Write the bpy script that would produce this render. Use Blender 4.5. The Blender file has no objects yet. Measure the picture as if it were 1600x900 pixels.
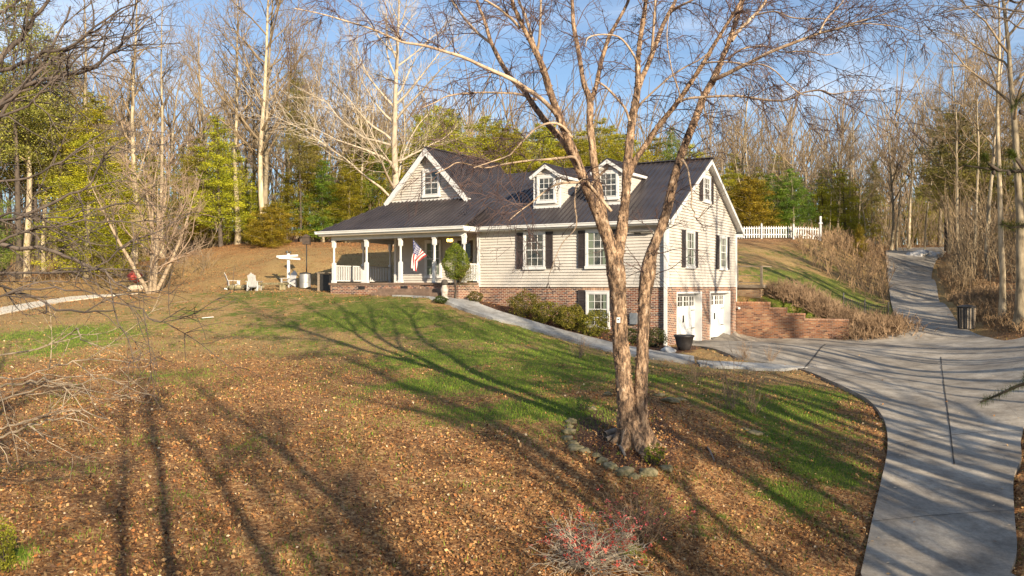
import bpy, bmesh, math, random
import numpy as np
from mathutils import Vector
R = math.radians
S = bpy.context.scene
COL = S.collection
ZC = 2.36            # camera height above the garage slab (z = 0 there)
F = 1380.0           # focal length in pixels of the 1600 px wide frame
HY = 448.5
RS = random.Random(7)

# ------------------------------------------------------------------ naming / linking
def tag(o, label=None, cat=None, group=None, kind=None):
    if label: o['label'] = label
    if cat: o['category'] = cat
    if group: o['group'] = group
    if kind: o['kind'] = kind
    return o
def empty(name, loc=(0, 0, 0), rz=0.0, parent=None):
    o = bpy.data.objects.new(name, None); COL.objects.link(o)
    o.location = loc; o.rotation_euler = (0, 0, rz); o.parent = parent
    o.empty_display_size = 0.3
    return o
def copy_tree(o, parent=None):
    c = o.copy(); COL.objects.link(c); c.parent = parent
    for ch in list(o.children): copy_tree(ch, c)
    return c

# ------------------------------------------------------------------ materials
def new_mat(name):
    m = bpy.data.materials.new(name); m.use_nodes = True
    nt = m.node_tree; b = nt.nodes['Principled BSDF']
    return m, nt, b
def ramp(nt, fac, stops):
    n = nt.nodes.new('ShaderNodeValToRGB')
    while len(n.color_ramp.elements) < len(stops): n.color_ramp.elements.new(0.5)
    for e, (p, c) in zip(n.color_ramp.elements, stops):
        e.position = p; e.color = (c[0], c[1], c[2], 1)
    nt.links.new(fac, n.inputs[0]); return n.outputs[0]
def coords(nt, kind='Object', scale=(1, 1, 1)):
    t = nt.nodes.new('ShaderNodeTexCoord'); mp = nt.nodes.new('ShaderNodeMapping')
    mp.inputs['Scale'].default_value = scale
    nt.links.new(t.outputs[kind], mp.inputs[0]); return mp.outputs[0]
def noise(nt, vec, scale, detail=4, rough=0.6):
    n = nt.nodes.new('ShaderNodeTexNoise'); n.inputs['Scale'].default_value = scale
    n.inputs['Detail'].default_value = detail; n.inputs['Roughness'].default_value = rough
    nt.links.new(vec, n.inputs['Vector']); return n.outputs['Fac']
def voro(nt, vec, scale, out='Color', feature='F1'):
    n = nt.nodes.new('ShaderNodeTexVoronoi'); n.inputs['Scale'].default_value = scale; n.feature = feature
    nt.links.new(vec, n.inputs['Vector']); return n.outputs[out]
def mix(nt, fac, a, b, mode='MIX'):
    n = nt.nodes.new('ShaderNodeMix'); n.data_type = 'RGBA'; n.blend_type = mode
    for i, v in ((0, fac), (6, a), (7, b)):
        if isinstance(v, (int, float)): n.inputs[i].default_value = v
        elif isinstance(v, tuple): n.inputs[i].default_value = (*v, 1)
        else: nt.links.new(v, n.inputs[i])
    return n.outputs[2]
def bump(nt, b, h, strength=0.5, dist=0.02):
    n = nt.nodes.new('ShaderNodeBump'); n.inputs['Strength'].default_value = strength
    n.inputs['Distance'].default_value = dist
    nt.links.new(h, n.inputs['Height']); nt.links.new(n.outputs[0], b.inputs['Normal'])
def mat_noise(name, c1, c2, scale=3.0, rough=0.7, stretch=(1, 1, 1), bmp=0.0, bscale=None, metal=0.0, spec=0.5, dist=0.02, c3=None, objrand=0.0):
    m, nt, b = new_mat(name)
    v = coords(nt, 'Object', stretch)
    st = [(0.32, c1), (0.68, c2)] if c3 is None else [(0.3, c1), (0.5, c2), (0.7, c3)]
    c = ramp(nt, noise(nt, v, scale), st)
    if objrand:
        oi = nt.nodes.new('ShaderNodeObjectInfo')
        mr = nt.nodes.new('ShaderNodeMapRange'); mr.inputs[3].default_value = 1 - objrand; mr.inputs[4].default_value = 1 + objrand
        nt.links.new(oi.outputs['Random'], mr.inputs[0])
        mm = nt.nodes.new('ShaderNodeVectorMath'); mm.operation = 'SCALE'
        nt.links.new(c, mm.inputs[0]); nt.links.new(mr.outputs[0], mm.inputs['Scale']); c = mm.outputs[0]
    nt.links.new(c, b.inputs['Base Color'])
    b.inputs['Roughness'].default_value = rough; b.inputs['Metallic'].default_value = metal
    b.inputs['Specular IOR Level'].default_value = spec
    if bmp: bump(nt, b, noise(nt, v, bscale or scale * 4), bmp, dist)
    return m
def mat_attr(name, rough=0.7, trans=0.0, gain=1.0, spec=0.3, objrand=0.0):
    """colour comes from the face attribute 'Col' (each leaf has its own colour)"""
    m, nt, b = new_mat(name)
    a = nt.nodes.new('ShaderNodeAttribute'); a.attribute_name = 'Col'
    c = a.outputs['Color']
    if objrand:
        oi = nt.nodes.new('ShaderNodeObjectInfo')
        hs = nt.nodes.new('ShaderNodeHueSaturation')
        mr = nt.nodes.new('ShaderNodeMapRange'); mr.inputs[3].default_value = 1 - objrand; mr.inputs[4].default_value = 1 + objrand
        nt.links.new(oi.outputs['Random'], mr.inputs[0]); nt.links.new(mr.outputs[0], hs.inputs['Value'])
        mr2 = nt.nodes.new('ShaderNodeMapRange'); mr2.inputs[3].default_value = 0.478; mr2.inputs[4].default_value = 0.512
        nt.links.new(oi.outputs['Random'], mr2.inputs[0]); nt.links.new(mr2.outputs[0], hs.inputs['Hue'])
        nt.links.new(c, hs.inputs['Color']); c = hs.outputs[0]
    nt.links.new(c, b.inputs['Base Color'])
    b.inputs['Roughness'].default_value = rough; b.inputs['Specular IOR Level'].default_value = spec
    if trans:
        t = nt.nodes.new('ShaderNodeBsdfTranslucent'); nt.links.new(c, t.inputs[0])
        ms = nt.nodes.new('ShaderNodeMixShader'); ms.inputs[0].default_value = trans
        nt.links.new(b.outputs[0], ms.inputs[1]); nt.links.new(t.outputs[0], ms.inputs[2])
        nt.links.new(ms.outputs[0], nt.nodes['Material Output'].inputs[0])
    return m
def mat_brick(name, cols, mortar, bw=0.215, rh=0.072, ms=0.010):
    m, nt, b = new_mat(name)
    uv = nt.nodes.new('ShaderNodeUVMap')
    br = nt.nodes.new('ShaderNodeTexBrick')
    br.inputs['Scale'].default_value = 1; br.inputs['Brick Width'].default_value = bw
    br.inputs['Row Height'].default_value = rh; br.inputs['Mortar Size'].default_value = ms
    br.inputs['Mortar Smooth'].default_value = 0.2; br.inputs['Bias'].default_value = 0
    br.inputs['Color1'].default_value = (0, 0, 0, 1); br.inputs['Color2'].default_value = (1, 1, 1, 1)
    br.inputs['Mortar'].default_value = (0.5, 0.5, 0.5, 1)
    nt.links.new(uv.outputs[0], br.inputs['Vector'])
    st = [(i / (len(cols) - 1), c) for i, c in enumerate(cols)]
    c = ramp(nt, br.outputs['Color'], st)
    n2 = noise(nt, uv.outputs[0], 1.4, 5)
    c = mix(nt, 0.55, c, ramp(nt, n2, [(0.3, (0.55, 0.5, 0.5)), (0.7, (1.25, 1.2, 1.15))]), 'MULTIPLY')
    c = mix(nt, br.outputs['Fac'], c, mortar)
    nt.links.new(c, b.inputs['Base Color']); b.inputs['Roughness'].default_value = 0.9
    inv = nt.nodes.new('ShaderNodeMath'); inv.operation = 'SUBTRACT'; inv.inputs[0].default_value = 1
    nt.links.new(br.outputs['Fac'], inv.inputs[1]); bump(nt, b, inv.outputs[0], 0.6, 0.01)
    return m

# ------------------------------------------------------------------ mesh collector
class MB:
    def __init__(s): s.v = []; s.f = []; s.m = []; s.n = 0
    def add(s, verts, faces, mi=0):
        s.v.extend([tuple(p) for p in verts]); s.f.extend([tuple(i + s.n for i in f) for f in faces])
        s.m.extend([mi] * len(faces)); s.n += len(verts); return s
    def box(s, x0, x1, y0, y1, z0, z1, mi=0):
        v = [(x, y, z) for z in (z0, z1) for y in (y0, y1) for x in (x0, x1)]
        return s.add(v, [(0, 2, 3, 1), (4, 5, 7, 6), (0, 1, 5, 4), (2, 6, 7, 3), (0, 4, 6, 2), (1, 3, 7, 5)], mi)
    def obox(s, c, ax, ay, az, mi=0):
        c, ax, ay, az = (Vector(q) for q in (c, ax, ay, az))
        v = [c + ax * i + ay * j + az * k for k in (-1, 1) for j in (-1, 1) for i in (-1, 1)]
        return s.add(v, [(0, 2, 3, 1), (4, 5, 7, 6), (0, 1, 5, 4), (2, 6, 7, 3), (0, 4, 6, 2), (1, 3, 7, 5)], mi)
    def bar(s, a, b, w, h=None, up=(0, 0, 1), mi=0):
        a, b = Vector(a), Vector(b); d = b - a; L = d.length; d.normalize(); h = h or w
        u = Vector(up); sx = d.cross(u)
        if sx.length < 1e-4: sx = d.cross(Vector((1, 0, 0)))
        sx.normalize(); u = sx.cross(d)
        return s.obox((a + b) / 2, d * L / 2, sx * w / 2, u * h / 2, mi)
    def prism(s, poly, n, t, mi=0):
        n = Vector(n).normalized() * t; k = len(poly)
        v = [Vector(p) for p in poly] + [Vector(p) + n for p in poly]
        f = [tuple(range(k - 1, -1, -1)), tuple(range(k, 2 * k))] + [(i, (i + 1) % k, (i + 1) % k + k, i + k) for i in range(k)]
        return s.add(v, f, mi)
    def lathe(s, prof, c=(0, 0, 0), n=16, mi=0):
        v = []; f = []
        for r, z in prof:
            for i in range(n):
                a = 2 * math.pi * i / n; v.append((c[0] + r * math.cos(a), c[1] + r * math.sin(a), c[2] + z))
        for j in range(len(prof) - 1):
            for i in range(n):
                f.append((j * n + i, j * n + (i + 1) % n, (j + 1) * n + (i + 1) % n, (j + 1) * n + i))
        f.append(tuple(range(n - 1, -1, -1))); f.append(tuple((len(prof) - 1) * n + i for i in range(n)))
        return s.add(v, f, mi)
    def build(s, name, mats, parent=None, smooth=False, uv=False, bevel=0.0):
        me = bpy.data.meshes.new(name); me.from_pydata(s.v, [], s.f)
        mats = mats if isinstance(mats, (list, tuple)) else [mats]
        for m in mats: me.materials.append(m)
        me.polygons.foreach_set('material_index', s.m)
        bm = bmesh.new(); bm.from_mesh(me); bmesh.ops.recalc_face_normals(bm, faces=bm.faces)
        if bevel:
            bmesh.ops.bevel(bm, geom=list(bm.edges), offset=bevel, segments=2, affect='EDGES', profile=0.5)
        if uv:
            l = bm.loops.layers.uv.new('UVMap')
            for fc in bm.faces:
                nx, ny, nz = (abs(q) for q in fc.normal)
                for lp in fc.loops:
                    p = lp.vert.co
                    lp[l].uv = (p.x, p.y) if nz > 0.8 else ((p.y + .1, p.z) if nx > ny else (p.x, p.z))
        bm.to_mesh(me); bm.free()
        if smooth: me.polygons.foreach_set('use_smooth', [True] * len(me.polygons))
        o = bpy.data.objects.new(name, me); COL.objects.link(o); o.parent = parent
        return o

def np_mesh(name, verts, quads, mat, parent=None, col=None, smooth=False, tris=None):
    """fast mesh from arrays; col = (nfaces,3) written to the face attribute Col"""
    me = bpy.data.meshes.new(name)
    verts = np.asarray(verts, np.float32)
    k = 4 if tris is None else 3
    fc = np.asarray(quads if tris is None else tris, np.int32)
    me.vertices.add(len(verts)); me.vertices.foreach_set('co', verts.ravel())
    me.loops.add(fc.size); me.loops.foreach_set('vertex_index', fc.ravel())
    me.polygons.add(len(fc)); me.polygons.foreach_set('loop_start', np.arange(0, fc.size, k, dtype=np.int32))
    me.update(calc_edges=True)
    if smooth: me.polygons.foreach_set('use_smooth', np.ones(len(fc), bool))
    if col is not None:
        a = me.attributes.new('Col', 'FLOAT_COLOR', 'FACE')
        c4 = np.ones((len(fc), 4), np.float32); c4[:, :3] = col; a.data.foreach_set('color', c4.ravel())
    me.materials.append(mat)
    o = bpy.data.objects.new(name, me); COL.objects.link(o); o.parent = parent
    return o

def tubes(polys, radii, sides=5, cap=False):
    """many tapered tubes at once: list of (n,3) polylines with (n,) radii -> verts, quads"""
    groups = {}
    for p, r in zip(polys, radii): groups.setdefault(len(p), []).append((p, r))
    V = []; Q = []; off = 0
    ang = np.arange(sides) * 2 * np.pi / sides
    for n, lst in groups.items():
        P = np.array([a for a, _ in lst], float); Rr = np.array([b for _, b in lst], float)
        T = np.gradient(P, axis=1); T /= np.linalg.norm(T, axis=2, keepdims=True) + 1e-9
        mean = P[:, -1] - P[:, 0]
        ref = np.where((np.abs(mean[:, 2]) > 0.7 * np.linalg.norm(mean, axis=1))[:, None], np.array([[1., .13, 0]]), np.array([[.05, .1, 1.]]))
        U = np.cross(T, ref[:, None, :]); U /= np.linalg.norm(U, axis=2, keepdims=True) + 1e-9
        W = np.cross(T, U)
        ring = P[:, :, None, :] + Rr[:, :, None, None] * (np.cos(ang)[None, None, :, None] * U[:, :, None, :] + np.sin(ang)[None, None, :, None] * W[:, :, None, :])
        k = len(lst); V.append(ring.reshape(-1, 3))
        base = (np.arange(k)[:, None, None] * n + np.arange(n - 1)[None, :, None]) * sides
        i = np.arange(sides)[None, None, :]; j = (i + 1) % sides
        q = np.stack([base + i, base + j, base + sides + j, base + sides + i], -1).reshape(-1, 4) + off
        Q.append(q); off += k * n * sides
    return np.concatenate(V), np.concatenate(Q)
def join_vq(parts):
    V = []; Q = []; o = 0
    for v, q in parts: V.append(v); Q.append(q + o); o += len(v)
    return np.concatenate(V), np.concatenate(Q)

def leaves_vq(rng, cen, size, aspect=0.5, flat=0.0, droop=None):
    """one small quad per centre, random orientation (flat=1: lying level)"""
    n = len(cen); a = rng.normal(size=(n, 3)); a[:, 2] *= (1 - flat)
    if droop is not None: a[:, 2] -= droop
    a /= np.linalg.norm(a, axis=1, keepdims=True) + 1e-9
    b = rng.normal(size=(n, 3)); b[:, 2] *= (1 - flat)
    b -= a * np.sum(a * b, 1, keepdims=True); b /= np.linalg.norm(b, axis=1, keepdims=True) + 1e-9
    s = np.broadcast_to(np.asarray(size, float), (n,))[:, None]
    a = a * s; b = b * s * aspect
    V = np.stack([cen - a * .5, cen + b * .5, cen + a * .5, cen - b * .5], 1).reshape(-1, 3)
    return V, np.arange(n * 4).reshape(-1, 4)

# ------------------------------------------------------------------ camera geometry helpers
def P(px, py, D): return np.array([(px - 800) / F * D, D, ZC + (HY - py) / F * D])
HT = math.atan2(-.508, .861); HC, HS = .861, -.508
_n = math.hypot(HC, HS); HC /= _n; HS /= _n
CX, CY = 6.14, 35.0
def L2W(x, y, z=0.0): return np.array([CX + HC * x - HS * y, CY + HS * x + HC * y, ZC + z])
def W2L(X, Y): dx, dy = X - CX, Y - CY; return HC * dx + HS * dy, -HS * dx + HC * dy
# ------------------------------------------------------------------ terrain
_cp = []
for px, py, D in [
    (-300, 900, 10), (0, 900, 10.5), (400, 900, 11), (800, 900, 11.8), (1100, 900, 12.6), (1345, 900, 13.5), (1590, 900, 13.6), (1900, 880, 13.5),
    (-200, 700, 16.5), (0, 700, 16.5), (400, 700, 16.5), (800, 700, 16.8), (990, 692, 17.3), (1200, 700, 18.6), (1385, 700, 20.0), (1597, 690, 20.4), (1800, 660, 20),
    (-200, 600, 23), (0, 600, 23), (400, 600, 23.5), (800, 600, 23), (1000, 600, 23.5), (1200, 610, 25), (1330, 612, 25.6), (1600, 600, 26), (1700, 560, 26),
    (0, 530, 31), (300, 530, 32), (600, 530, 31), (800, 540, 29.5),
    (-200, 490, 40), (0, 490, 39), (300, 490, 38), (550, 480, 37), (690, 488, 35),
    (100, 470, 46), (300, 456, 45), (420, 454, 45), (480, 457, 42),
    (0, 450, 54), (150, 440, 56), (280, 440, 54), (400, 447, 48.5), (400, 422, 51.5), (500, 425, 50.5), (450, 381, 63), (340, 385, 64), (560, 384, 62), (620, 384, 63), (560, 403, 54), (450, 402, 55),
    (200, 415, 66), (50, 425, 66), (-200, 430, 62),
    (1094, 569, 30.4), (1256, 580, 29.2), (1100, 545, 33),
    (1392, 470, 50), (1480, 470, 50), (1395, 430, 60), (1462, 430, 60), (1388, 394, 71), (1472, 394, 71), (1405, 516, 40.5), (1530, 523, 39), (1300, 540, 38), (1300, 560, 33), (1450, 580, 31), (1530, 560, 32),
    (1500, 440, 52), (1560, 455, 46), (1600, 480, 40), (1620, 525, 34), (1700, 500, 34), (1540, 500, 42), (1510, 512, 40.5), (1520, 400, 66),
    (1200, 430, 48), (1195, 400, 55), (1170, 373, 63), (1285, 375, 63), (1230, 373, 63), (1290, 480, 45), (1300, 440, 51), (1290, 390, 60), (1372, 497, 43.5), (1372, 440, 55), (1375, 397, 66), (1385, 480, 47),
    (1320, 503, 42), (1340, 527, 40.8), (1320, 530, 40.2), (1240, 455, 46),
    (720, 385, 74), (900, 388, 76), (1050, 384, 72),
]: _cp.append(P(px, py, D))
for x, y, z in [(.4, 1, -2.37), (.4, 5, -2.37), (.4, 8.5, -2.37), (2, 5, -2.39), (2.5, 8.5, -2.40), (4.8, 8.5, -2.42), (4.5, 3, -2.46),
                (.3, 10.2, -.85), (2, 10.2, -.95), (3.5, 10.2, -1.35), (5.0, 10.2, -2.0), (.5, 13, -.1), (2.5, 13, -.2),
                (-8.9, -.1, -.62), (-6, -.1, -1.12), (-3, -.1, -1.75), (-.3, -.4, -2.33), (-8.86, -1.6, -.5), (-12, -1.3, -.34), (-16.5, -1.3, -.3),
                (-17, 3, -.28), (-17, 7, -.2), (-15, 9.6, .1), (-8, 11.5, .4), (-3, 11.5, .2), (-1, 10, -.6), (-5, 5, -1.2), (-1, 4, -2.4), (-12, 4, -.6),
                (-8, -3.3, -1.02), (-4, -3.1, -1.80), (-.3, -3, -2.42)]:
    _cp.append(L2W(x, y, z))
for X, Y, z in [(-8, 3, -1.9), (0, 3, -1.9), (8, 3, -2.6), (16, 6, -2.4), (0, -12, -2.8), (-25, -10, -2.2), (25, -10, -2.2), (0, -60, -5), (-60, -40, -3), (60, -40, -1),
                (-50, 20, -.6), (-60, 60, 4), (60, 20, 1.5), (40, 30, 1.2), (34, 50, 3.0), (55, 60, 5.5), (60, 90, 7), (-60, 100, 9), (-25, 90, 7.0), (0, 95, 8), (25, 95, 7.2), (40, 84, 5.6),
                (-20, 120, 9), (20, 130, 9.5), (70, 140, 8), (-90, 160, 14), (0, 180, 12), (90, 180, 11), (-140, 30, 3), (140, 30, 4), (0, 240, 12), (-150, 220, 15), (150, 220, 12), (0, -150, -6), (-150, -120, -4), (150, -120, -3)]:
    _cp.append(np.array([X, Y, z]))
_cp = np.array(_cp)
def _ker(d2): return np.sqrt(d2 + 2.25)
_A = _ker(((_cp[:, None, :2] - _cp[None, :, :2]) ** 2).sum(-1)); _A[np.diag_indices(len(_cp))] -= 0.12
_Q = np.zeros((len(_cp) + 3,) * 2); _Q[:-3, :-3] = _A
_Q[:-3, -3] = 1; _Q[:-3, -2:] = _cp[:, :2]; _Q[-3, :-3] = 1; _Q[-2:, :-3] = _cp[:, :2].T
_W = np.linalg.solve(_Q, np.concatenate([_cp[:, 2], [0, 0, 0]]))
def H(X, Y):
    """ground height; the step at the retaining wall is kept inside the wall"""
    X = np.asarray(X, float); Y = np.asarray(Y, float); sh = np.broadcast(X, Y).shape
    X = np.broadcast_to(X, sh).ravel(); Y = np.broadcast_to(Y, sh).ravel()
    lx, ly = W2L(X, Y)
    k = np.clip((5.9 - lx) / 1.0, 0, 1) * np.clip((lx + .8) / .8, 0, 1)
    t = np.clip((ly - 9.86) / .2, 0, 1)
    near = np.clip(1 - np.abs(ly - 9.85) / 2.2, 0, 1)
    ly2 = ly + k * near * np.where(ly < 9.96, -1.5 * (1 - t), .6 * t)
    X2 = CX + HC * lx - HS * ly2; Y2 = CY + HS * lx + HC * ly2
    out = np.empty(len(X))
    for i in range(0, len(X), 20000):
        a = X2[i:i + 20000]; b = Y2[i:i + 20000]
        d2 = (a[:, None] - _cp[:, 0]) ** 2 + (b[:, None] - _cp[:, 1]) ** 2
        out[i:i + 20000] = _ker(d2) @ _W[:-3] + _W[-3] + _W[-2] * a + _W[-1] * b
    return out.reshape(sh)
def h1(x, y): return float(H(np.array([x]), np.array([y]))[0])
_Ds = np.concatenate([np.arange(7, 30, .1), np.arange(30, 75, .2), np.arange(75, 200, 1.)])
def G(px, py):
    """where the sight line of a pixel meets the ground"""
    X = (px - 800) / F * _Ds; z = ZC + (HY - py) / F * _Ds
    d = z - H(X, _Ds); i = np.argmax(d < 0)
    if not (d < 0).any(): i = len(_Ds) - 1
    if i > 0 and d[i] < 0:
        t = d[i - 1] / (d[i - 1] - d[i]); D = _Ds[i - 1] + t * (_Ds[i] - _Ds[i - 1])
    else: D = _Ds[i]
    x = (px - 800) / F * D
    return np.array([x, D, h1(x, D)])
def at(px, D):
    x = (px - 800) / F * D; return np.array([x, D, h1(x, D)])
def inpoly(X, Y, poly):
    c = np.zeros(X.shape, bool); n = len(poly)
    for i in range(n):
        x1, y1 = poly[i][:2]; x2, y2 = poly[(i + 1) % n][:2]
        cond = (y1 > Y) != (y2 > Y)
        with np.errstate(divide='ignore', invalid='ignore'):
            xs = (x2 - x1) * (Y - y1) / (y2 - y1 + 1e-12) + x1
        c ^= cond & (X < xs)
    return c
def catmull(pts, k=6):
    pts = [np.array(p[:2], float) for p in pts]; out = []
    for i in range(len(pts) - 1):
        p0 = pts[max(i - 1, 0)]; p1 = pts[i]; p2 = pts[i + 1]; p3 = pts[min(i + 2, len(pts) - 1)]
        for j in range(k):
            t = j / k
            out.append(.5 * (2 * p1 + (p2 - p0) * t + (2 * p0 - 5 * p1 + 4 * p2 - p3) * t * t + (3 * p1 - p0 - 3 * p2 + p3) * t ** 3))
    out.append(pts[-1]); return out

_left = [G(*q) for q in [(1345, 899), (1362, 820), (1378, 750), (1387, 700), (1382, 660), (1360, 630), (1330, 612), (1300, 598), (1256, 580), (1205, 570), (1150, 560)]]
_low = np.array([6.4, 6.0])
_garage = [L2W(.75, .5), L2W(.0, .9), L2W(-.3, 1.1), L2W(-.3, 9.4), L2W(5.0, 9.4)]
_up = [G(*q) for q in [(1340, 528), (1385, 524), (1404, 516), (1400, 500), (1394, 480), (1389, 450), (1385, 425)]] + [at(1384, 71), at(1386, 80), np.array([40, 92, 0])]
_rt = [np.array([46, 92, 0]), at(1482, 80), at(1476, 71)] + [G(*q) for q in [(1456, 428), (1464, 450), (1475, 475), (1490, 495), (1506, 512), (1530, 525), (1570, 534)]] + \
      [at(1640, 34), at(1660, 30), at(1640, 25)] + [G(*q) for q in [(1599, 672), (1596, 718), (1584, 749), (1585, 805), (1589, 862), (1578, 899)]]
drive_poly = catmull([np.array([6.0, -40]), np.array([4.0, -10]), np.array([3.4, 4.0]), _left[0]], 4)[:-1] + catmull(_left, 4) + catmull(_garage, 1) + catmull(_up, 4) + catmull(_rt, 4) + catmull([_rt[-1], np.array([8.6, 6.0]), np.array([9.4, -10]), np.array([11.3, -40])], 4)
drive_poly = [np.array(p[:2]) for p in drive_poly]
# front walk
w_up = [(706, 464), (750, 477), (783, 489), (830, 503), (880, 518), (940, 533), (1000, 546), (1040, 553), (1084, 559)]
w_lo = [(1086, 569), (1040, 563), (985, 556), (930, 544), (880, 530), (830, 514), (770, 499), (725, 484), (690, 471), (660, 465)]
walk_poly = [G(*q)[:2] for q in w_up] + [G(*q)[:2] for q in w_lo] + [L2W(-12.0, -2.2)[:2], L2W(-9.3, -2.1)[:2]]
pad_poly = [G(*q)[:2] for q in [(1088, 566), (1140, 568), (1200, 571), (1262, 577), (1210, 580), (1150, 576), (1094, 573)]]
gravel_poly = [G(*q)[:2] for q in [(-60, 484), (0, 481), (60, 471), (110, 464), (150, 461), (215, 459), (160, 464), (105, 471), (50, 482), (0, 492), (-60, 500)]]

def slab(name, poly, mat, raise_=.05, depth=.16, step=.8, hf=None, parent=None):
    hf = hf or (lambda X, Y: H(X, Y))
    bm = bmesh.new(); vs = [bm.verts.new((p[0], p[1], 0)) for p in poly]; bm.faces.new(vs)
    xs = [p[0] for p in poly]; ys = [p[1] for p in poly]
    for a in np.arange(math.floor(min(xs)), max(xs), step):
        bmesh.ops.bisect_plane(bm, geom=bm.verts[:] + bm.edges[:] + bm.faces[:], plane_co=(a, 0, 0), plane_no=(1, 0, 0))
    for a in np.arange(math.floor(min(ys)), max(ys), step):
        bmesh.ops.bisect_plane(bm, geom=bm.verts[:] + bm.edges[:] + bm.faces[:], plane_co=(0, a, 0), plane_no=(0, 1, 0))
    bmesh.ops.triangulate(bm, faces=bm.faces[:]); bmesh.ops.remove_doubles(bm, verts=bm.verts[:], dist=1e-3)
    co = np.array([v.co[:] for v in bm.verts]); z = hf(co[:, 0], co[:, 1]) + raise_
    for v, zz in zip(bm.verts, z): v.co.z = zz
    bmesh.ops.recalc_face_normals(bm, faces=bm.faces[:])
    if sum(f.normal.z for f in bm.faces) < 0: bmesh.ops.reverse_faces(bm, faces=bm.faces[:])
    bound = [e for e in bm.edges if e.is_boundary]
    r = bmesh.ops.extrude_edge_only(bm, edges=bound)
    for v in [g for g in r['geom'] if isinstance(g, bmesh.types.BMVert)]: v.co.z -= depth
    me = bpy.data.meshes.new(name); bm.to_mesh(me); bm.free(); me.materials.append(mat)
    o = bpy.data.objects.new(name, me); COL.objects.link(o); o.parent = parent; return o

# ground cover masks ------------------------------------------------
_gp = [(560, 492, 3.2, 1), (620, 500, 2.6, .9), (500, 500, 3, .7), (100, 525, 3.6, .8), (60, 545, 2.5, .6), (340, 470, 6, .5), (450, 466, 5, .55), (760, 520, 4, .75), (690, 560, 2.8, .8), (700, 600, 2.2, .85), (800, 590, 2.6, .95), (850, 640, 1.6, 1),
       (870, 580, 2.5, .95), (900, 560, 2.5, .9), (940, 590, 1.4, .7), (770, 650, 1.3, .6), (1060, 600, 2.4, .8), (1130, 610, 2, .7), (1230, 640, 1.7, 1), (1270, 620, 1.5, .9), (1220, 690, 1.3, .9), (1270, 730, 1.1, 1), (1240, 770, .9, .8),
       (1180, 650, 1.4, .6), (1330, 690, .8, .3), (640, 640, 1.2, .3), (300, 590, 1.6, .35), (500, 545, 3, .3), (400, 510, 3, .45), (1120, 830, .6, .3), (980, 860, .5, .3), (1290, 452, 4, 1), (1330, 470, 3.5, 1), (1240, 435, 3.5, .8), (1250, 470, 3, .8), (1370, 490, 2.5, .9), (1200, 420, 4, .5), (1220, 395, 5, .35), (560, 470, 4, .6), (10, 870, .35, 1.2)]
_gw = []
for px, py, r, s in _gp:
    g = G(px, py); _gw.append((g[0], g[1], r * 1.0, s))
def vnoise(X, Y, sc, seed=0):
    rng = np.random.default_rng(seed); T = rng.random((64, 64))
    x = X * sc + 1000.5; y = Y * sc + 1000.5; xi = np.floor(x).astype(int); yi = np.floor(y).astype(int); fx = x - xi; fy = y - yi
    fx = fx * fx * (3 - 2 * fx); fy = fy * fy * (3 - 2 * fy)
    g = lambda i, j: T[i % 64, j % 64]
    return (g(xi, yi) * (1 - fx) + g(xi + 1, yi) * fx) * (1 - fy) + (g(xi, yi + 1) * (1 - fx) + g(xi + 1, yi + 1) * fx) * fy
def fbm(X, Y, sc, seed=0): return (vnoise(X, Y, sc, seed) * .5 + vnoise(X, Y, sc * 2.1, seed + 1) * .3 + vnoise(X, Y, sc * 4.3, seed + 2) * .2)
def grass_amt(X, Y):
    g = np.zeros(X.shape)
    for x, y, r, s in _gw: g = np.maximum(g, s * np.exp(-((X - x) ** 2 + (Y - y) ** 2) / (r * r)))
    n = fbm(X, Y, .45, 3); g = g * (.3 + 1.15 * n) + .7 * (fbm(X, Y, .9, 9) - .44)
    return np.clip((g - .08) / .62, 0, 1)
bed_poly = [G(*q)[:2] for q in [(880, 690), (885, 665), (920, 640), (960, 635), (1040, 640), (1060, 700), (1045, 735), (990, 742), (930, 722), (890, 700)]]
_fb = [L2W(x, y)[:2] for x, y in [(-8.8, 0), (0.3, 0), (.6, .6), (1.9, .4), (1.6, -2.2), (-.3, -2.3), (-4, -2.4), (-8, -2.5), (-8.8, -2.0)]]

def axis(lo, hi, nlo, nhi, step, far):
    a = list(np.arange(nlo, nhi + 1e-6, step)); s = step; x = nhi
    while x < hi: s = min(s * 1.18, far); x += s; a.append(x)
    s = step; x = nlo; b = []
    while x > lo: s = min(s * 1.18, far); x -= s; b.append(x)
    return np.array(b[::-1] + a)
gx = axis(-420, 420, -24, 32, .3, 18); gy = axis(-260, 520, 8, 56, .3, 18)
GX, GY = np.meshgrid(gx, gy); GZ = H(GX, GY)
ind = inpoly(GX, GY, drive_poly) | inpoly(GX, GY, walk_poly) | inpoly(GX, GY, pad_poly)
lx, ly = W2L(GX, GY)
GZ = GZ + .05 * (fbm(GX, GY, .8, 20) - .5) * ~ind
GZ = np.where(ind, GZ - .12, GZ)
inh = (lx < -.35) & (lx > -14.6) & (ly > .4) & (ly < 9.2)
GZ = np.where(inh, GZ - .6, GZ)
nyv, nxv = GX.shape
idx = np.arange(nyv * nxv).reshape(nyv, nxv)
q = np.stack([idx[:-1, :-1], idx[:-1, 1:], idx[1:, 1:], idx[1:, :-1]], -1).reshape(-1, 4)

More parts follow.
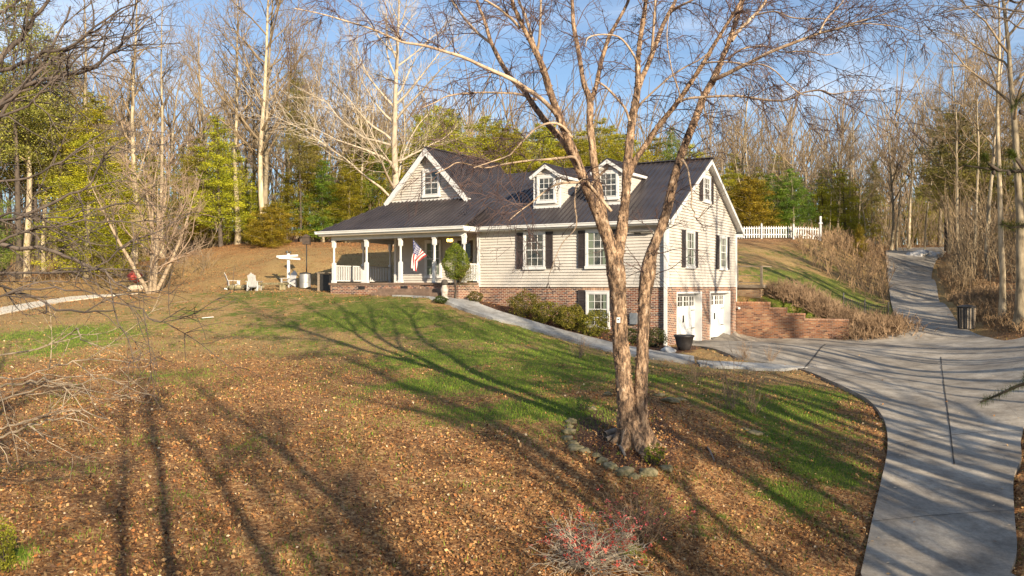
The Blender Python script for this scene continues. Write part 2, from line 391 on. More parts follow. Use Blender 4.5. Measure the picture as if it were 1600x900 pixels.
def ground_mat():
    m, nt, b = new_mat('leaf_litter_and_grass')
    g = nt.nodes.new('ShaderNodeAttribute'); g.attribute_name = 'grass'
    d = nt.nodes.new('ShaderNodeAttribute'); d.attribute_name = 'woods'
    v = coords(nt, 'Object')
    wn = nt.nodes.new('ShaderNodeTexNoise'); wn.inputs['Scale'].default_value = 9; nt.links.new(v, wn.inputs['Vector'])
    vm = nt.nodes.new('ShaderNodeVectorMath'); vm.operation = 'MULTIPLY_ADD'; vm.inputs[1].default_value = (.09, .09, .09)
    nt.links.new(wn.outputs['Color'], vm.inputs[0]); nt.links.new(v, vm.inputs[2]); v2 = vm.outputs[0]
    cell = voro(nt, v2, 20); sep = nt.nodes.new('ShaderNodeSeparateColor'); nt.links.new(cell, sep.inputs[0])
    leaf = ramp(nt, sep.outputs[0], [(0, (.05, .02, .009)), (.3, (.21, .088, .032)), (.55, (.42, .195, .072)), (.8, (.60, .32, .13)), (1, (.74, .50, .25))])
    cell2 = voro(nt, v2, 42); sep2 = nt.nodes.new('ShaderNodeSeparateColor'); nt.links.new(cell2, sep2.inputs[0])
    leaf2 = ramp(nt, sep2.outputs[1], [(0, (.06, .028, .010)), (.5, (.32, .155, .055)), (1, (.62, .36, .15))])
    lf = mix(nt, .45, leaf, leaf2)
    big = noise(nt, v, .5, 5)
    lf = mix(nt, .8, lf, ramp(nt, big, [(.3, (.5, .46, .44)), (.5, (1, 1, 1)), (.7, (1.25, 1.2, 1.05))]), 'MULTIPLY')
    # dry straw lawn
    straw = ramp(nt, noise(nt, v, 22, 5, .7), [(.25, (.17, .10, .04)), (.5, (.42, .28, .11)), (.75, (.68, .50, .24))])
    st_ = nt.nodes.new('ShaderNodeAttribute'); st_.attribute_name = 'straw'
    sm = nt.nodes.new('ShaderNodeMath'); sm.operation = 'MULTIPLY_ADD'; sm.inputs[1].default_value = 1.0
    nt.links.new(st_.outputs['Fac'], sm.inputs[0]); nt.links.new(noise(nt, v, .9, 8, .7), sm.inputs[2])
    lf = mix(nt, ramp(nt, sm.outputs[0], [(.56, (0, 0, 0)), (.9, (.9, .9, .9))]), lf, straw)
    gr = ramp(nt, noise(nt, v, 26, 5, .75), [(.25, (.02, .05, .007)), (.42, (.07, .13, .013)), (.56, (.20, .21, .03)), (.70, (.44, .33, .11))])
    ad = nt.nodes.new('ShaderNodeMath'); ad.operation = 'ADD'
    nn = noise(nt, v, 3.2, 7, .7)
    sc = nt.nodes.new('ShaderNodeMath'); sc.operation = 'MULTIPLY_ADD'; sc.inputs[1].default_value = 3.4; sc.inputs[2].default_value = -1.78
    nt.links.new(nn, sc.inputs[0]); nt.links.new(g.outputs['Fac'], ad.inputs[0]); nt.links.new(sc.outputs[0], ad.inputs[1])
    fac = ramp(nt, ad.outputs[0], [(.3, (0, 0, 0)), (.75, (1, 1, 1))])
    c = mix(nt, fac, lf, gr)
    mulch = ramp(nt, sep2.outputs[0], [(0, (.035, .016, .010)), (.5, (.10, .045, .026)), (.85, (.19, .10, .06)), (1, (.30, .19, .12))])
    bd = nt.nodes.new('ShaderNodeAttribute'); bd.attribute_name = 'bed'
    c = mix(nt, bd.outputs['Fac'], c, mulch)
    wd = ramp(nt, noise(nt, v, 1.7, 7, .7), [(.3, (.15, .07, .03)), (.5, (.34, .17, .07)), (.7, (.52, .31, .14))])
    c = mix(nt, d.outputs['Fac'], c, mix(nt, .4, wd, lf))
    nt.links.new(c, b.inputs['Base Color']); b.inputs['Roughness'].default_value = .85; b.inputs['Specular IOR Level'].default_value = .25
    hs = nt.nodes.new('ShaderNodeMath'); hs.operation = 'ADD'
    nt.links.new(sep.outputs[1], hs.inputs[0]); nt.links.new(noise(nt, v, 40, 3), hs.inputs[1])
    bump(nt, b, hs.outputs[0], .9, .05)
    return m
M_ground = ground_mat()
gnd = np_mesh('ground', np.stack([GX, GY, GZ], -1).reshape(-1, 3), q, M_ground, smooth=True)
tag(gnd, kind='structure')
def vattr(o, name, arr):
    a = o.data.attributes.new(name, 'FLOAT', 'POINT'); a.data.foreach_set('value', np.asarray(arr, np.float32).ravel())
GA = grass_amt(GX, GY)
bed = inpoly(GX, GY, bed_poly) | inpoly(GX, GY, _fb)
woods = np.clip((GY - 58 - .04 * np.abs(GX) * 0 - 4 * (GX > 20)) / 6, 0, 1)
woods = np.maximum(woods, np.clip((GX - .485 * GY - 1.5) / 2, 0, 1) * (GY > 25))
straw_a = np.clip((GY - 25 + 4 * (fbm(GX, GY, .3, 70) - .5)) / 12, 0, .34) * (1 - woods)
vattr(gnd, 'straw', straw_a); vattr(gnd, 'grass', GA * (1 - woods)); vattr(gnd, 'bed', bed * 1.0); vattr(gnd, 'woods', woods)

def concrete_mat(name, base=(.54, .48, .39), dark=(.20, .175, .145), joints=True):
    m, nt, b = new_mat(name); v = coords(nt, 'Object')
    c = ramp(nt, noise(nt, v, .35, 8, .65), [(.3, dark), (.5, tuple(.5 * (x + y) for x, y in zip(base, dark))), (.66, base)])
    c = mix(nt, .8, c, ramp(nt, noise(nt, v, 14, 6, .8), [(.3, (.62, .62, .62)), (.7, (1.2, 1.2, 1.2))]), 'MULTIPLY')
    c = mix(nt, .55, c, ramp(nt, noise(nt, v, 1.6, 8, .75), [(.38, (.45, .41, .37)), (.54, (1, 1, 1))]), 'MULTIPLY')
    c = mix(nt, .5, c, ramp(nt, noise(nt, coords(nt, 'Object', (1.2, .25, 1)), 1.1, 4), [(.35, (.6, .58, .56)), (.6, (1.1, 1.1, 1.1))]), 'MULTIPLY')
    cr = voro(nt, v, .33, 'Distance', 'DISTANCE_TO_EDGE')
    wv = nt.nodes.new('ShaderNodeTexNoise')
    c = mix(nt, ramp(nt, cr, [(0.0, (.3, .3, .3)), (.004, (0, 0, 0))]), c, (.08, .06, .05))
    nt.links.new(c, b.inputs['Base Color']); b.inputs['Roughness'].default_value = .8; b.inputs['Specular IOR Level'].default_value = .3
    bump(nt, b, noise(nt, v, 60, 4), .25, .01); return m
M_conc = concrete_mat('weathered_concrete')
M_walk = concrete_mat('walk_concrete', (.50, .50, .48), (.33, .32, .30))
drv = tag(slab('driveway', drive_poly, M_conc), kind='structure')
tag(slab('front_walk', walk_poly, M_walk, .07), kind='structure')
tag(slab('walk_pad', pad_poly, M_walk, .075, .14), kind='structure').name = 'garage_walk'
M_gravel = mat_noise('pale_gravel', (.5, .43, .31), (.85, .78, .64), 18, .9, bmp=.5, bscale=60)
tag(slab('gravel_path', gravel_poly, M_gravel, .03, .05), kind='structure')
# expansion joints in the drive (dark tar strips a few mm proud)
M_tar = mat_noise('joint_filler', (.03, .026, .022), (.07, .06, .05), 20, .9)
def strip(name, pts, w, mat, lift=.064):
    pts = catmull(pts, 8); V = []; n = len(pts)
    for i, p in enumerate(pts):
        d = pts[min(i + 1, n - 1)] - pts[max(i - 1, 0)]; d = d / (np.linalg.norm(d) + 1e-9); nrm = np.array([-d[1], d[0]])
        for s in (-1, 1): a = p + nrm * w / 2 * s; V.append((a[0], a[1], 0))
    V = np.array(V); V[:, 2] = H(V[:, 0], V[:, 1]) + lift
    Q = [(2 * i, 2 * i + 1, 2 * i + 3, 2 * i + 2) for i in range(n - 1)]
    return np_mesh(name, V, Q, mat)
for pts, w in [([(1300, 598), (1390, 580), (1480, 566), (1560, 556)], .012), ([(1387, 700), (1440, 690), (1520, 680), (1597, 676)], .012), ([(1362, 820), (1440, 812), (1520, 806), (1584, 802)], .012), ([(1394, 478), (1430, 476), (1474, 474)], .02), ([(1470, 560), (1477, 620), (1485, 680), (1491, 730)], .03), ([(1256, 579), (1275, 556), (1290, 540)], .05)]:
    tag(strip('driveway_joint', [G(*p)[:2] for p in pts], w, M_tar), kind='structure')
# ------------------------------------------------------------------ house
M_side = mat_noise('cream_vinyl_siding', (.46, .425, .375), (.56, .52, .465), 1.3, .6, (1, 1, 1), .08, 30, spec=.3)
M_white = mat_noise('white_trim_paint', (.57, .57, .55), (.67, .66, .64), 2.5, .5)
M_brick = mat_brick('mixed_red_brick', [(.035, .024, .03), (.17, .06, .035), (.30, .115, .055), (.07, .035, .032), (.36, .19, .10)], (.50, .42, .33))
M_brick2 = mat_brick('orange_retaining_brick', [(.09, .04, .025), (.27, .11, .05), (.38, .17, .075), (.17, .07, .04), (.42, .25, .13)], (.27, .21, .16))
M_roof, nt, b = new_mat('dark_metal_roofing')
v = coords(nt, 'Object'); nt.links.new(ramp(nt, noise(nt, v, 1.1, 5), [(.35, (.036, .031, .034)), (.65, (.062, .053, .055))]), b.inputs['Base Color'])
b.inputs['Roughness'].default_value = .38; b.inputs['Metallic'].default_value = .15; b.inputs['Specular IOR Level'].default_value = .6
bump(nt, b, noise(nt, v, 5, 2), .06, .02)
M_shut = mat_noise('dark_shutter_paint', (.030, .024, .024), (.05, .04, .038), 6, .55)
M_glass, nt, b = new_mat('window_glass')
v = coords(nt, 'Object'); nt.links.new(ramp(nt, noise(nt, v, 2.6, 5, .7), [(.35, (.010, .012, .012)), (.5, (.05, .05, .042)), (.68, (.16, .15, .12))]), b.inputs['Base Color'])
b.inputs['Roughness'].default_value = .04; b.inputs['Specular IOR Level'].default_value = .8; bump(nt, b, noise(nt, v, 2.2, 1), .05, .02)
M_door_w = mat_noise('garage_door_paint', (.70, .70, .67), (.80, .79, .75), 1.5, .5)
M_black = mat_noise('black_iron', (.012, .012, .012), (.03, .028, .026), 8, .5)
M_curtain = mat_noise('green_blind', (.10, .13, .09), (.20, .23, .17), 30, .8, (8, 8, .2))
M_oldwood = mat_noise('weathered_wood', (.17, .13, .09), (.32, .26, .19), 5, .85, (1, 1, 6), .3)
M_deck = mat_noise('porch_floor_edge', (.13, .085, .06), (.24, .16, .11), 4, .8)
M_ceil = mat_noise('porch_ceiling', (.45, .38, .29), (.55, .47, .37), 4, .7)

W, E, GW = 9.4, 2.56, 8.86     # gable width, soffit height, front wall length
RZ, RY, EY, EZ = 5.66, 4.7, -.45, 2.66
SL = (RZ - EZ) / (RY - EY)
house = empty('farmhouse', (CX, CY, ZC), HT)
tag(house, 'cream sided house with dark metal roof, brick basement, two dormers and wraparound porch', 'house')

def siding(mb, P0, U, Nn, xf, z0, z1, lap=.125):
    """real lapped boards: P0 origin, U horizontal axis, Nn outward normal, xf(z)->(x0,x1)"""
    P0, U, Nn = Vector(P0), Vector(U), Vector(Nn); z = z0
    while z < z1 - 1e-3:
        zt = min(z + lap, z1); a0, a1 = xf(z); b0, b1 = xf(zt)
        if a1 - a0 < .03: break
        pt = lambda x, zz, o: P0 + U * x + Vector((0, 0, zz)) + Nn * o
        mb.add([pt(a0, z, .046), pt(a1, z, .046), pt(b1, zt, .002), pt(b0, zt, .002), pt(a0, z, 0), pt(a1, z, 0)], [(0, 1, 2, 3), (4, 5, 1, 0)])
        z = zt
def clip_line(poly2, x):
    ys = []
    n = len(poly2)
    for i in range(n):
        (x1, y1), (x2, y2) = poly2[i], poly2[(i + 1) % n]
        if (x1 - x) * (x2 - x) <= 0 and abs(x1 - x2) > 1e-9:
            t = (x - x1) / (x2 - x1); ys.append(y1 + t * (y2 - y1))
    return (min(ys), max(ys)) if len(ys) >= 2 else None
def roof_plane(mb, poly, down, step=.23, thick=.05):
    """polygon (3D, planar) + raised ribs running along 'down'"""
    poly = [Vector(p) for p in poly]; n = (poly[1] - poly[0]).cross(poly[2] - poly[0]).normalized()
    if n.z < 0: n = -n
    mb.prism(poly, -n, thick)
    d = Vector(down).normalized(); d = (d - n * d.dot(n)).normalized(); s = d.cross(n).normalized(); o = poly[0]
    p2 = [((p - o).dot(s), (p - o).dot(d)) for p in poly]
    x0, x1 = min(p[0] for p in p2), max(p[0] for p in p2)
    k = int((x1 - x0) / step) + 1
    for i in range(k):
        x = x0 + .03 + (x1 - x0 - .06) * i / max(k - 1, 1); r = clip_line(p2, x)
        if not r or r[1] - r[0] < .1: continue
        a = o + s * x + d * (r[0] + .01) + n * .016; c = o + s * x + d * (r[1] - .005) + n * .016
        mb.obox((a + c) / 2, (c - a) / 2, s * .02, n * .019)

# walls ---------------------------------------------------------------
mb = MB()
siding(mb, (-GW, 0, 0), (1, 0, 0), (0, -1, 0), lambda z: (0.09, GW - .09), 0, E)
mb.box(-GW, 0, 0, .2, 0, E)
gtop = lambda y: EZ - .02 + SL * (min(y, W - y) - EY)
mb.box(-.2, 0, 0, W, 0, E)
def gx_(z):
    if z <= E: return (.09, W - .09)
    t = (z - (EZ - .02)) / SL + EY; return (max(t, 0.02), W - max(t, .02))
siding(mb, (0, 0, 0), (0, 1, 0), (1, 0, 0), gx_, 0, RZ - .05)
mb.prism([(-.2, 0, E), (-.2, W, E), (-.2, RY, gtop(RY))], (1, 0, 0), .2)
mb.box(-14.7, -.2, W - .2, W, 0, E)
# recessed porch wall and left end
siding(mb, (-14.7, 1.45, .2), (1, 0, 0), (0, -1, 0), lambda z: (.09, 14.7 - GW), 0, E - .2)
mb.box(-14.7, -GW, 1.45, 1.65, .1, E); mb.box(-GW - .2, -GW, .2, 1.45, 0, E); mb.box(-14.7, -14.5, 1.65, W, .1, E)
siding(mb, (-14.7, W, .2), (0, -1, 0), (-1, 0, 0), lambda z: (0, W - 1.45), 0, E - .2)
mb.build('siding_wall', M_side, house)
# trims: corners, frieze
for q in ((-.10, .055, -.055, .10, 0, E), (-.1, .055, W - .1, W + .055, 0, E), (-GW - .055, -GW + .09, -.055, .09, 0, E), (-14.73, -14.6, 1.395, 1.55, .2, E)): MB().box(*q).build('corner_trim', M_white, house)
for q in ((-GW + .1, -.11, -.05, 0, E - .13, E), (-14.5, -GW - .06, 1.40, 1.45, E - .13, E)): MB().box(*q).build('frieze_board', M_white, house)
# brick basement: front, gable with two door openings, porch base
mb = MB(); bz = -3.1
mb.box(-GW - .1, 0.02, .02, .3, bz, 0)
def soldier(mb, x0, x1, y0, y1, z0, z1): mb.box(x0, x1, y0, y1, z0, z1)
D1, D2, DT = (1.10, 4.14), (5.38, 8.35), -.25
for a, c in ((.3, D1[0]), (D1[1], D2[0]), (D2[1], W)): mb.box(-.3, .02, a, c, bz, DT)
mb.box(-.3, .02, .3, W, DT, 0)
mb.box(-.3, -GW, W - .3, W - .02, bz, 0)
mb.build('brick_wall', M_brick, house, uv=True)
mb = MB(); mb.box(-.29, -GW + .1, W - .5, W - .35, bz, -.01); mb.box(-1.6, -1.5, .4, W - .4, bz, -.1); mb.box(-1.5, -.31, .31, W - .5, -.2, -.12)
mb.build('garage_interior', M_black, house)
# lintel soldier course over the basement window
M_sold = mat_brick('soldier_bricks', [(.16, .08, .05), (.36, .19, .10), (.46, .28, .16)], (.46, .40, .33), bw=.075, rh=.22)
mb = MB(); mb.box(-3.75, -2.25, .005, .02, -.17, 0.0); mb.build('brick_lintel', M_sold, house, uv=True)
# porch base
mb = MB()
PF = -1.06; PX0 = -16.55
mb.box(PX0 + .03, -11.2, PF - .15, PF + .1, -1.2, .10); mb.box(PX0 + .03, PX0 + .3, PF + .1, 5.2, -1.2, .1)
mb.box(-11.2, -9.55, PF - .1, PF + .1, -1.2, .10)
mb.box(-9.55, -GW + .05, PF - .62, 0.0, -1.6, .08)
mb.build('porch_brick_base', M_brick, house, uv=True)
for x in (-14.6, -12.1): MB().box(x - .2, x + .2, PF - .158, PF - .14, -.12, .04).build('foundation_vent', M_black, house)
mb = MB(); mb.box(PX0 - .05, -GW + .03, PF - .2, 1.45, .10, .2); mb.box(PX0 - .05, -14.7, 1.45, 5.25, .1, .2)
mb.build('porch_floor', M_deck, house, bevel=.008)
mb = MB(); mb.box(-13.3, -9.6, PF - .58, PF - .2, -1.0, -.07); mb.box(-13.4, -9.6, PF - .95, PF - .58, -1.2, -.24)
mb.build('porch_step', M_deck, house, bevel=.012)

# roof ---------------------------------------------------------------
mr = MB()
main = lambda x, y: (x, y, EZ + SL * (y - EY)) if y <= RY else (x, y, EZ + SL * (2 * RY - y - EY))
XR = .32
# cross gable geometry
GXc, GZt, GY0, GY1 = -12.65, 6.72, 1.15, 7.85
gz = lambda x: GZt - abs(x - GXc) * 1.02
# valley on main front slope: gz(x) = main z -> y
def val(x): return EY + (gz(x) - EZ) / SL
xe = GXc + (GZt - EZ) / 1.02      # where right slope reaches eave height
xr = GXc + (GZt - RZ) / 1.02
roof_plane(mr, [main(XR, EY), main(XR, RY), main(xr, RY), main(xe, EY)], (0, -1, -SL))
roof_plane(mr, [main(XR, RY), main(XR, W + .45), main(-14.9, W + .45), main(-14.9, RY)], (0, 1, -SL))
# ridge cap
mr.obox((-4.2, RY, RZ + .015), (4.6, 0, 0), (0, .12, -.02), (0, 0, .02)); mr.obox((GXc, (GY0 + GY1) / 2, GZt + .012), (.1, 0, 0), (0, (GY1 - GY0) / 2, 0), (0, 0, .02))
# cross gable slopes (run back beyond the main ridge)
zb = 4.2; xb = (GZt - zb) / 1.02
PEY = PF - .45
pz = lambda y: EZ + .02 + (zb - .02 - EZ) * (y - PEY) / (GY0 + .35 - PEY)
yA = GY0
roof_plane(mr, [(GXc, GY0, GZt), (GXc, GY1, GZt), (xr, GY1 - .3, RZ), (xr, RY, RZ), (GXc + xb, val(GXc + xb), zb), (GXc + xb, GY0, zb)], (1, 0, -1.02))
roof_plane(mr, [(GXc, GY0, GZt), (GXc - xb, GY0, zb), (GXc - xb, GY1, zb), (GXc, GY1, GZt)], (-1, 0, -1.02))
# lower right part of that slope, down to the valley
roof_plane(mr, [(GXc + xb, GY0 + .3, zb - .004), (GXc + xb, val(GXc + xb), zb - .004), (xe, EY, EZ), (xe - .9, PEY + .75, EZ + .42)], (1, 0, -1.02))
mr.build('metal_roof', M_roof, house)
mp = MB(); XL = PX0 - .5; XPR = -GW + .22
hipx = GXc - xb
yb = GY0 + .35
roof_plane(mp, [(XL, PEY, EZ), (XPR, PEY, EZ), (XPR, yb - .5, pz(yb - .5)), (GXc + xb, yb, zb - .02), (hipx, yb, zb - .02)], (0, -1, -(zb - EZ) / (yb - PEY)))
roof_plane(mp, [(XL, PEY, EZ), (hipx, yb, zb - .02), (hipx, 5.2, zb - .02), (XL, 5.6, EZ)], (-1, 0, -(zb - EZ) / (hipx - XL)))
mp.build('porch_roof', M_roof, house)
# gable wall of the cross gable
mg = MB(); yw = GY0 + .4
mg.prism([(GXc - xb + .15, yw, zb - .5), (GXc + xb - .15, yw, zb - .5), (GXc + xb - .15, yw, zb), (GXc, yw, GZt - .12), (GXc - xb + .15, yw, zb)], (0, 1, 0), .2)
siding(mg, (GXc, yw, zb), (1, 0, 0), (0, -1, 0), lambda z: (-(GZt - .14 - zb - z) / 1.02, (GZt - .14 - zb - z) / 1.02), 0, GZt - zb - .2)
mg.build('gable_wall', M_side, house)
# rake boards + soffits + gutters + fascia
mt = MB()
def rake(mb, a, c, w=.2, th=.03, nrm=(0, -1, 0)):
    a, c = Vector(a), Vector(c); d = (c - a).normalized(); n = Vector(nrm); s = d.cross(n).normalized()
    if s.z > 0: s = -s
    mb.prism([a, c, c + s * w, a + s * w], n, th)
for sgn in (-1, 1):
    rake(mt, (GXc, GY0 + .0, GZt - .05), (GXc + sgn * (xb + .05), GY0, zb - .09), .24, .03)
    mt.prism([(GXc, GY0 + .02, GZt - .08), (GXc + sgn * xb, GY0 + .02, zb - .08), (GXc + sgn * xb, yw, zb - .08), (GXc, yw, GZt - .08)], (0, 0, -1), .02)
mt.box(GXc - xb + .2, GXc + xb - .2, yw - .04, yw, zb - .02, zb + .06)
mt.build('gable_trim', M_white, house)
mt = MB()
for ys, ye in ((EY, RY), (W + .45, RY)):
    rake(mt, (XR - .01, ys, EZ - .05), (XR - .01, ye, RZ - .05), .16, .03, (1, 0, 0))
    mt.prism([(0, ys, EZ - .08), (0, ye, RZ - .08), (XR - .02, ye, RZ - .08), (XR - .02, ys, EZ - .08)], (0, 0, -1), .02)
mt.box(-GW, XR - .02, EY + .02, 0, E - .02, E + .02); mt.box(-14.8, XR - .02, W, W + .43, E - .02, E + .02)
mt.box(-.0, XR - .03, -.43, .0, E - .10, E - .02); mt.box(0.03, XR - .03, W, W + .42, E - .14, E - .02)
mt.build('rake_trim', M_white, house)
def gutter(mb, a, c, out, h=.13, w=.12):
    a, c, out = Vector(a), Vector(c), Vector(out); prof = [(0, 0), (w, 0), (w, -.03), (w * .8, -.07), (w * .75, -h), (0, -h)]
    v = [p + out * x + Vector((0, 0, z)) for p in (a, c) for x, z in prof]; k = len(prof)
    mb.add(v, [(i, (i + 1) % k, (i + 1) % k + k, i + k) for i in range(k)] + [tuple(range(k)), tuple(range(2 * k - 1, k - 1, -1))])
mt = MB()
gutter(mt, (-GW + .25, EY, EZ - .01), (XR - .02, EY, EZ - .01), (0, -1, 0)); mt.box(-GW + .2, XR - .03, EY, EY + .025, EZ - .2, EZ - .03)
gutter(mt, (XL, PEY, EZ - .01), (XPR + .03, PEY, EZ - .01), (0, -1, 0)); mt.box(XL, XPR, PEY, PEY + .025, EZ - .2, EZ - .03)
gutter(mt, (XL, 5.6, EZ - .01), (XL, PEY - .12, EZ - .01), (-1, 0, 0)); mt.box(XPR - .03, XPR, PEY + .03, EY + .0, EZ - .22, EZ - .01)
gutter(mt, (-14.8, W + .45, EZ - .01), (XR - .02, W + .45, EZ - .01), (0, 1, 0))
mt.build('gutter', M_white, house)
mt = MB(); mt.box(XL + .03, XPR - .04, PEY + .03, 1.45, EZ - .24, EZ - .20); mt.box(XL + .03, -14.7, 1.45, 5.5, EZ - .24, EZ - .20)
mt.build('porch_ceiling', M_ceil, house)
mt = MB(); mt.box(PX0 + .02, -GW, PF - .08, PF + .08, EZ - .42, EZ - .245); mt.box(PX0 + .02, PX0 + .18, PF + .09, 5.2, EZ - .42, EZ - .245)
mt.build('porch_beam', M_white, house)
for y, zl in ((-.05, -2.35), (W + .12, -1.0)):
    mt = MB(); x = .10 if y < 0 else .06; yy = -.16 if y < 0 else W + .1
    mt.box(x - .17, x - .05, yy - .01, yy + .08, zl, E - .25)
    mt.bar((x - .11, yy + .03, E - .28), (x - .06, (EY - .02) if y < 0 else W + .42, EZ - .13), .10, .08); mt.bar((x - .11, yy + .03, zl + .02), (x + .15, yy - .22, zl - .03), .10, .08)
    mt.build('downspout', M_white, house)

# posts & railings -----------------------------------------------------
def post(x, y, r=.075):
    m = MB(); z0, zt = .2, EZ - .42
    m.box(x - r, x + r, y - r, y + r, z0, z0 + .95); m.box(x - r, x + r, y - r, y + r, zt - .35, zt)
    m.lathe([(r * .95, 0), (r * .8, .03), (r * .62, .07), (r * .75, .12), (r * .62, .6), (r * .55, 1.0), (r * .75, zt - .35 - z0 - .95 - .05), (r * .95, zt - .35 - z0 - .95)], (x, y, z0 + .95), 12)
    m.box(x - r * 1.25, x + r * 1.25, y - r * 1.25, y + r * 1.25, z0, z0 + .12); m.box(x - r * 1.2, x + r * 1.2, y - r * 1.2, y + r * 1.2, zt - .08, zt + .001)
    return m.build('porch_post', M_white, house)
for x in (-16.43, -14.42, -12.42, -10.52, -8.93): post(x, PF)
for y in (1.1, 3.25, 5.1): post(-16.43, y)
def railing(a, c):
    a, c = Vector(a), Vector(c); L = (c - a).length; r = empty('railing', parent=house)
    MB().bar(a + Vector((0, 0, 1.02)), c + Vector((0, 0, 1.02)), .07, .045).build('top_rail', M_white, r); MB().bar(a + Vector((0, 0, .30)), c + Vector((0, 0, .30)), .05, .045).build('bottom_rail', M_white, r); n = max(2, int(L / .125))
    for i in range(n):
        p = a.lerp(c, (i + .5) / n); mm = MB(); mm.bar(p + Vector((0, 0, .32)), p + Vector((0, 0, 1.0)), .038); mm.build('baluster', M_white, r)
railing((-16.43, PF + .08, 0), (-16.43, 1.02, 0)); railing((-16.43, 1.18, 0), (-16.43, 3.17, 0)); railing((-8.93, PF + .08, 0), (-8.93, -.04, 0))

# windows -------------------------------------------------------------
def frame_axes(face):
    return (Vector((1, 0, 0)), Vector((0, -1, 0))) if face == 'front' else (Vector((0, 1, 0)), Vector((1, 0, 0)))
def window(c, w, h, face='front', parent=None, cols=3, rows=2, trim=.09, name='window', blind=False, arms=True):
    """double hung window, c = centre of the opening on the wall face"""
    U, N = frame_axes(face); Z = Vector((0, 0, 1)); c = Vector(c); parent = parent or house
    def bx(m, u0, u1, z0, z1, n0, n1): m.obox(c + U * (u0 + u1) / 2 + Z * (z0 + z1) / 2 + N * (n0 + n1) / 2, U * (u1 - u0) / 2, N * (n1 - n0) / 2, Z * (z1 - z0) / 2)
    m = MB()
    bx(m, -w / 2, -w / 2 + trim, -h / 2, h / 2, -.02, .075); bx(m, w / 2 - trim, w / 2, -h / 2, h / 2, -.02, .075)
    bx(m, -w / 2 + trim, w / 2 - trim, h / 2 - trim, h / 2, -.02, .073); bx(m, -w / 2 - .03, w / 2 + .03, -h / 2 - .05, -h / 2 + trim * .8, -.02, .095)
    bx(m, -w / 2 - .02, w / 2 + .02, h / 2 + .001, h / 2 + .035, -.02, .09)
    fr = m.build(name, M_white, parent)
    iw, ih = w / 2 - trim, h / 2 - trim
    g = MB(); bx(g, -iw, iw, -ih, ih, .022, .028); g.build('pane', M_glass, fr)
    if blind:
        g = MB(); bx(g, -iw, -iw * .35, -ih, ih, .0285, .0295); bx(g, iw * .55, iw, -ih, ih, .0285, .0295); g.build('curtain', M_curtain, fr)
    s = MB(); t = .032
    for z0, z1, n in ((0, ih, .048), (-ih, .02, .04)):
        bx(s, -iw, -iw + t, z0, z1, .028, n + .012); bx(s, iw - t, iw, z0, z1, .028, n + .012); bx(s, -iw + t, iw - t, z1 - t, z1, .028, n + .012); bx(s, -iw + t, iw - t, z0, z0 + t, .028, n + .012)
        for i in range(1, cols): x = -iw + 2 * iw * i / cols; bx(s, x - .009, x + .009, z0 + t, z1 - t, .028, n)
        for j in range(1, rows): z = z0 + (z1 - z0) * j / rows; bx(s, -iw + t, iw - t, z - .009, z + .009, .028, n - .001)
    s.build('sash', M_white, fr)
    return fr
def shutter(c, w, h, face='front'):
    U, N = frame_axes(face); Z = Vector((0, 0, 1)); c = Vector(c); m = MB()
    def bx(u0, u1, z0, z1, n0, n1): m.obox(c + U * (u0 + u1) / 2 + Z * (z0 + z1) / 2 + N * (n0 + n1) / 2, U * (u1 - u0) / 2, N * (n1 - n0) / 2, Z * (z1 - z0) / 2)
    bx(-w / 2, -w / 2 + .05, -h / 2, h / 2, 0.01, .05); bx(w / 2 - .05, w / 2, -h / 2, h / 2, .01, .05)
    for z in (-h / 2, -.03, h / 2 - .07): bx(-w / 2 + .05, w / 2 - .05, z, z + .07, .01, .048)
    n = int(h / .05)
    for i in range(n):
        z = -h / 2 + (i + .5) * h / n
        m.obox(c + Z * z + N * .028, U * (w / 2 - .05), (N * .5 - Z * .85) * .022, (N * .85 + Z * .5) * .004)
    m.build('shutter', M_shut, house)
zc, hh = 1.58, 1.56
for xc, bl in ((-5.97, False), (-3.0, True)):
    window((xc, -.03, zc), 1.07, hh, blind=bl)
    for s in (-1, 1): shutter((xc + s * .72, -.04, zc), .34, hh)
window((-3.0, .005, -.93), 1.06, 1.5, blind=True); shutter((-3.72, .0, -.55), .36, .85); shutter((-2.28, .0, -.55), .36, .85)
for yc in (2.57, 7.14):
    window((.03, yc, zc + .02), 1.08, 1.55, 'gable', blind=True)
    for s in (-1, 1): shutter((.04, yc + s * .78, zc + .02), .37, 1.55, 'gable')
window((.03, 4.76, 4.33), .98, 1.14, 'gable')
for s in (-1, 1): shutter((.04, 4.76 + s * .74, 4.33), .36, 1.14, 'gable')
window((GXc + .12, yw - .04, 5.02), .98, 1.28, cols=2)
window((-12.35, 1.41, 1.35), .95, 1.75, cols=2, blind=True)
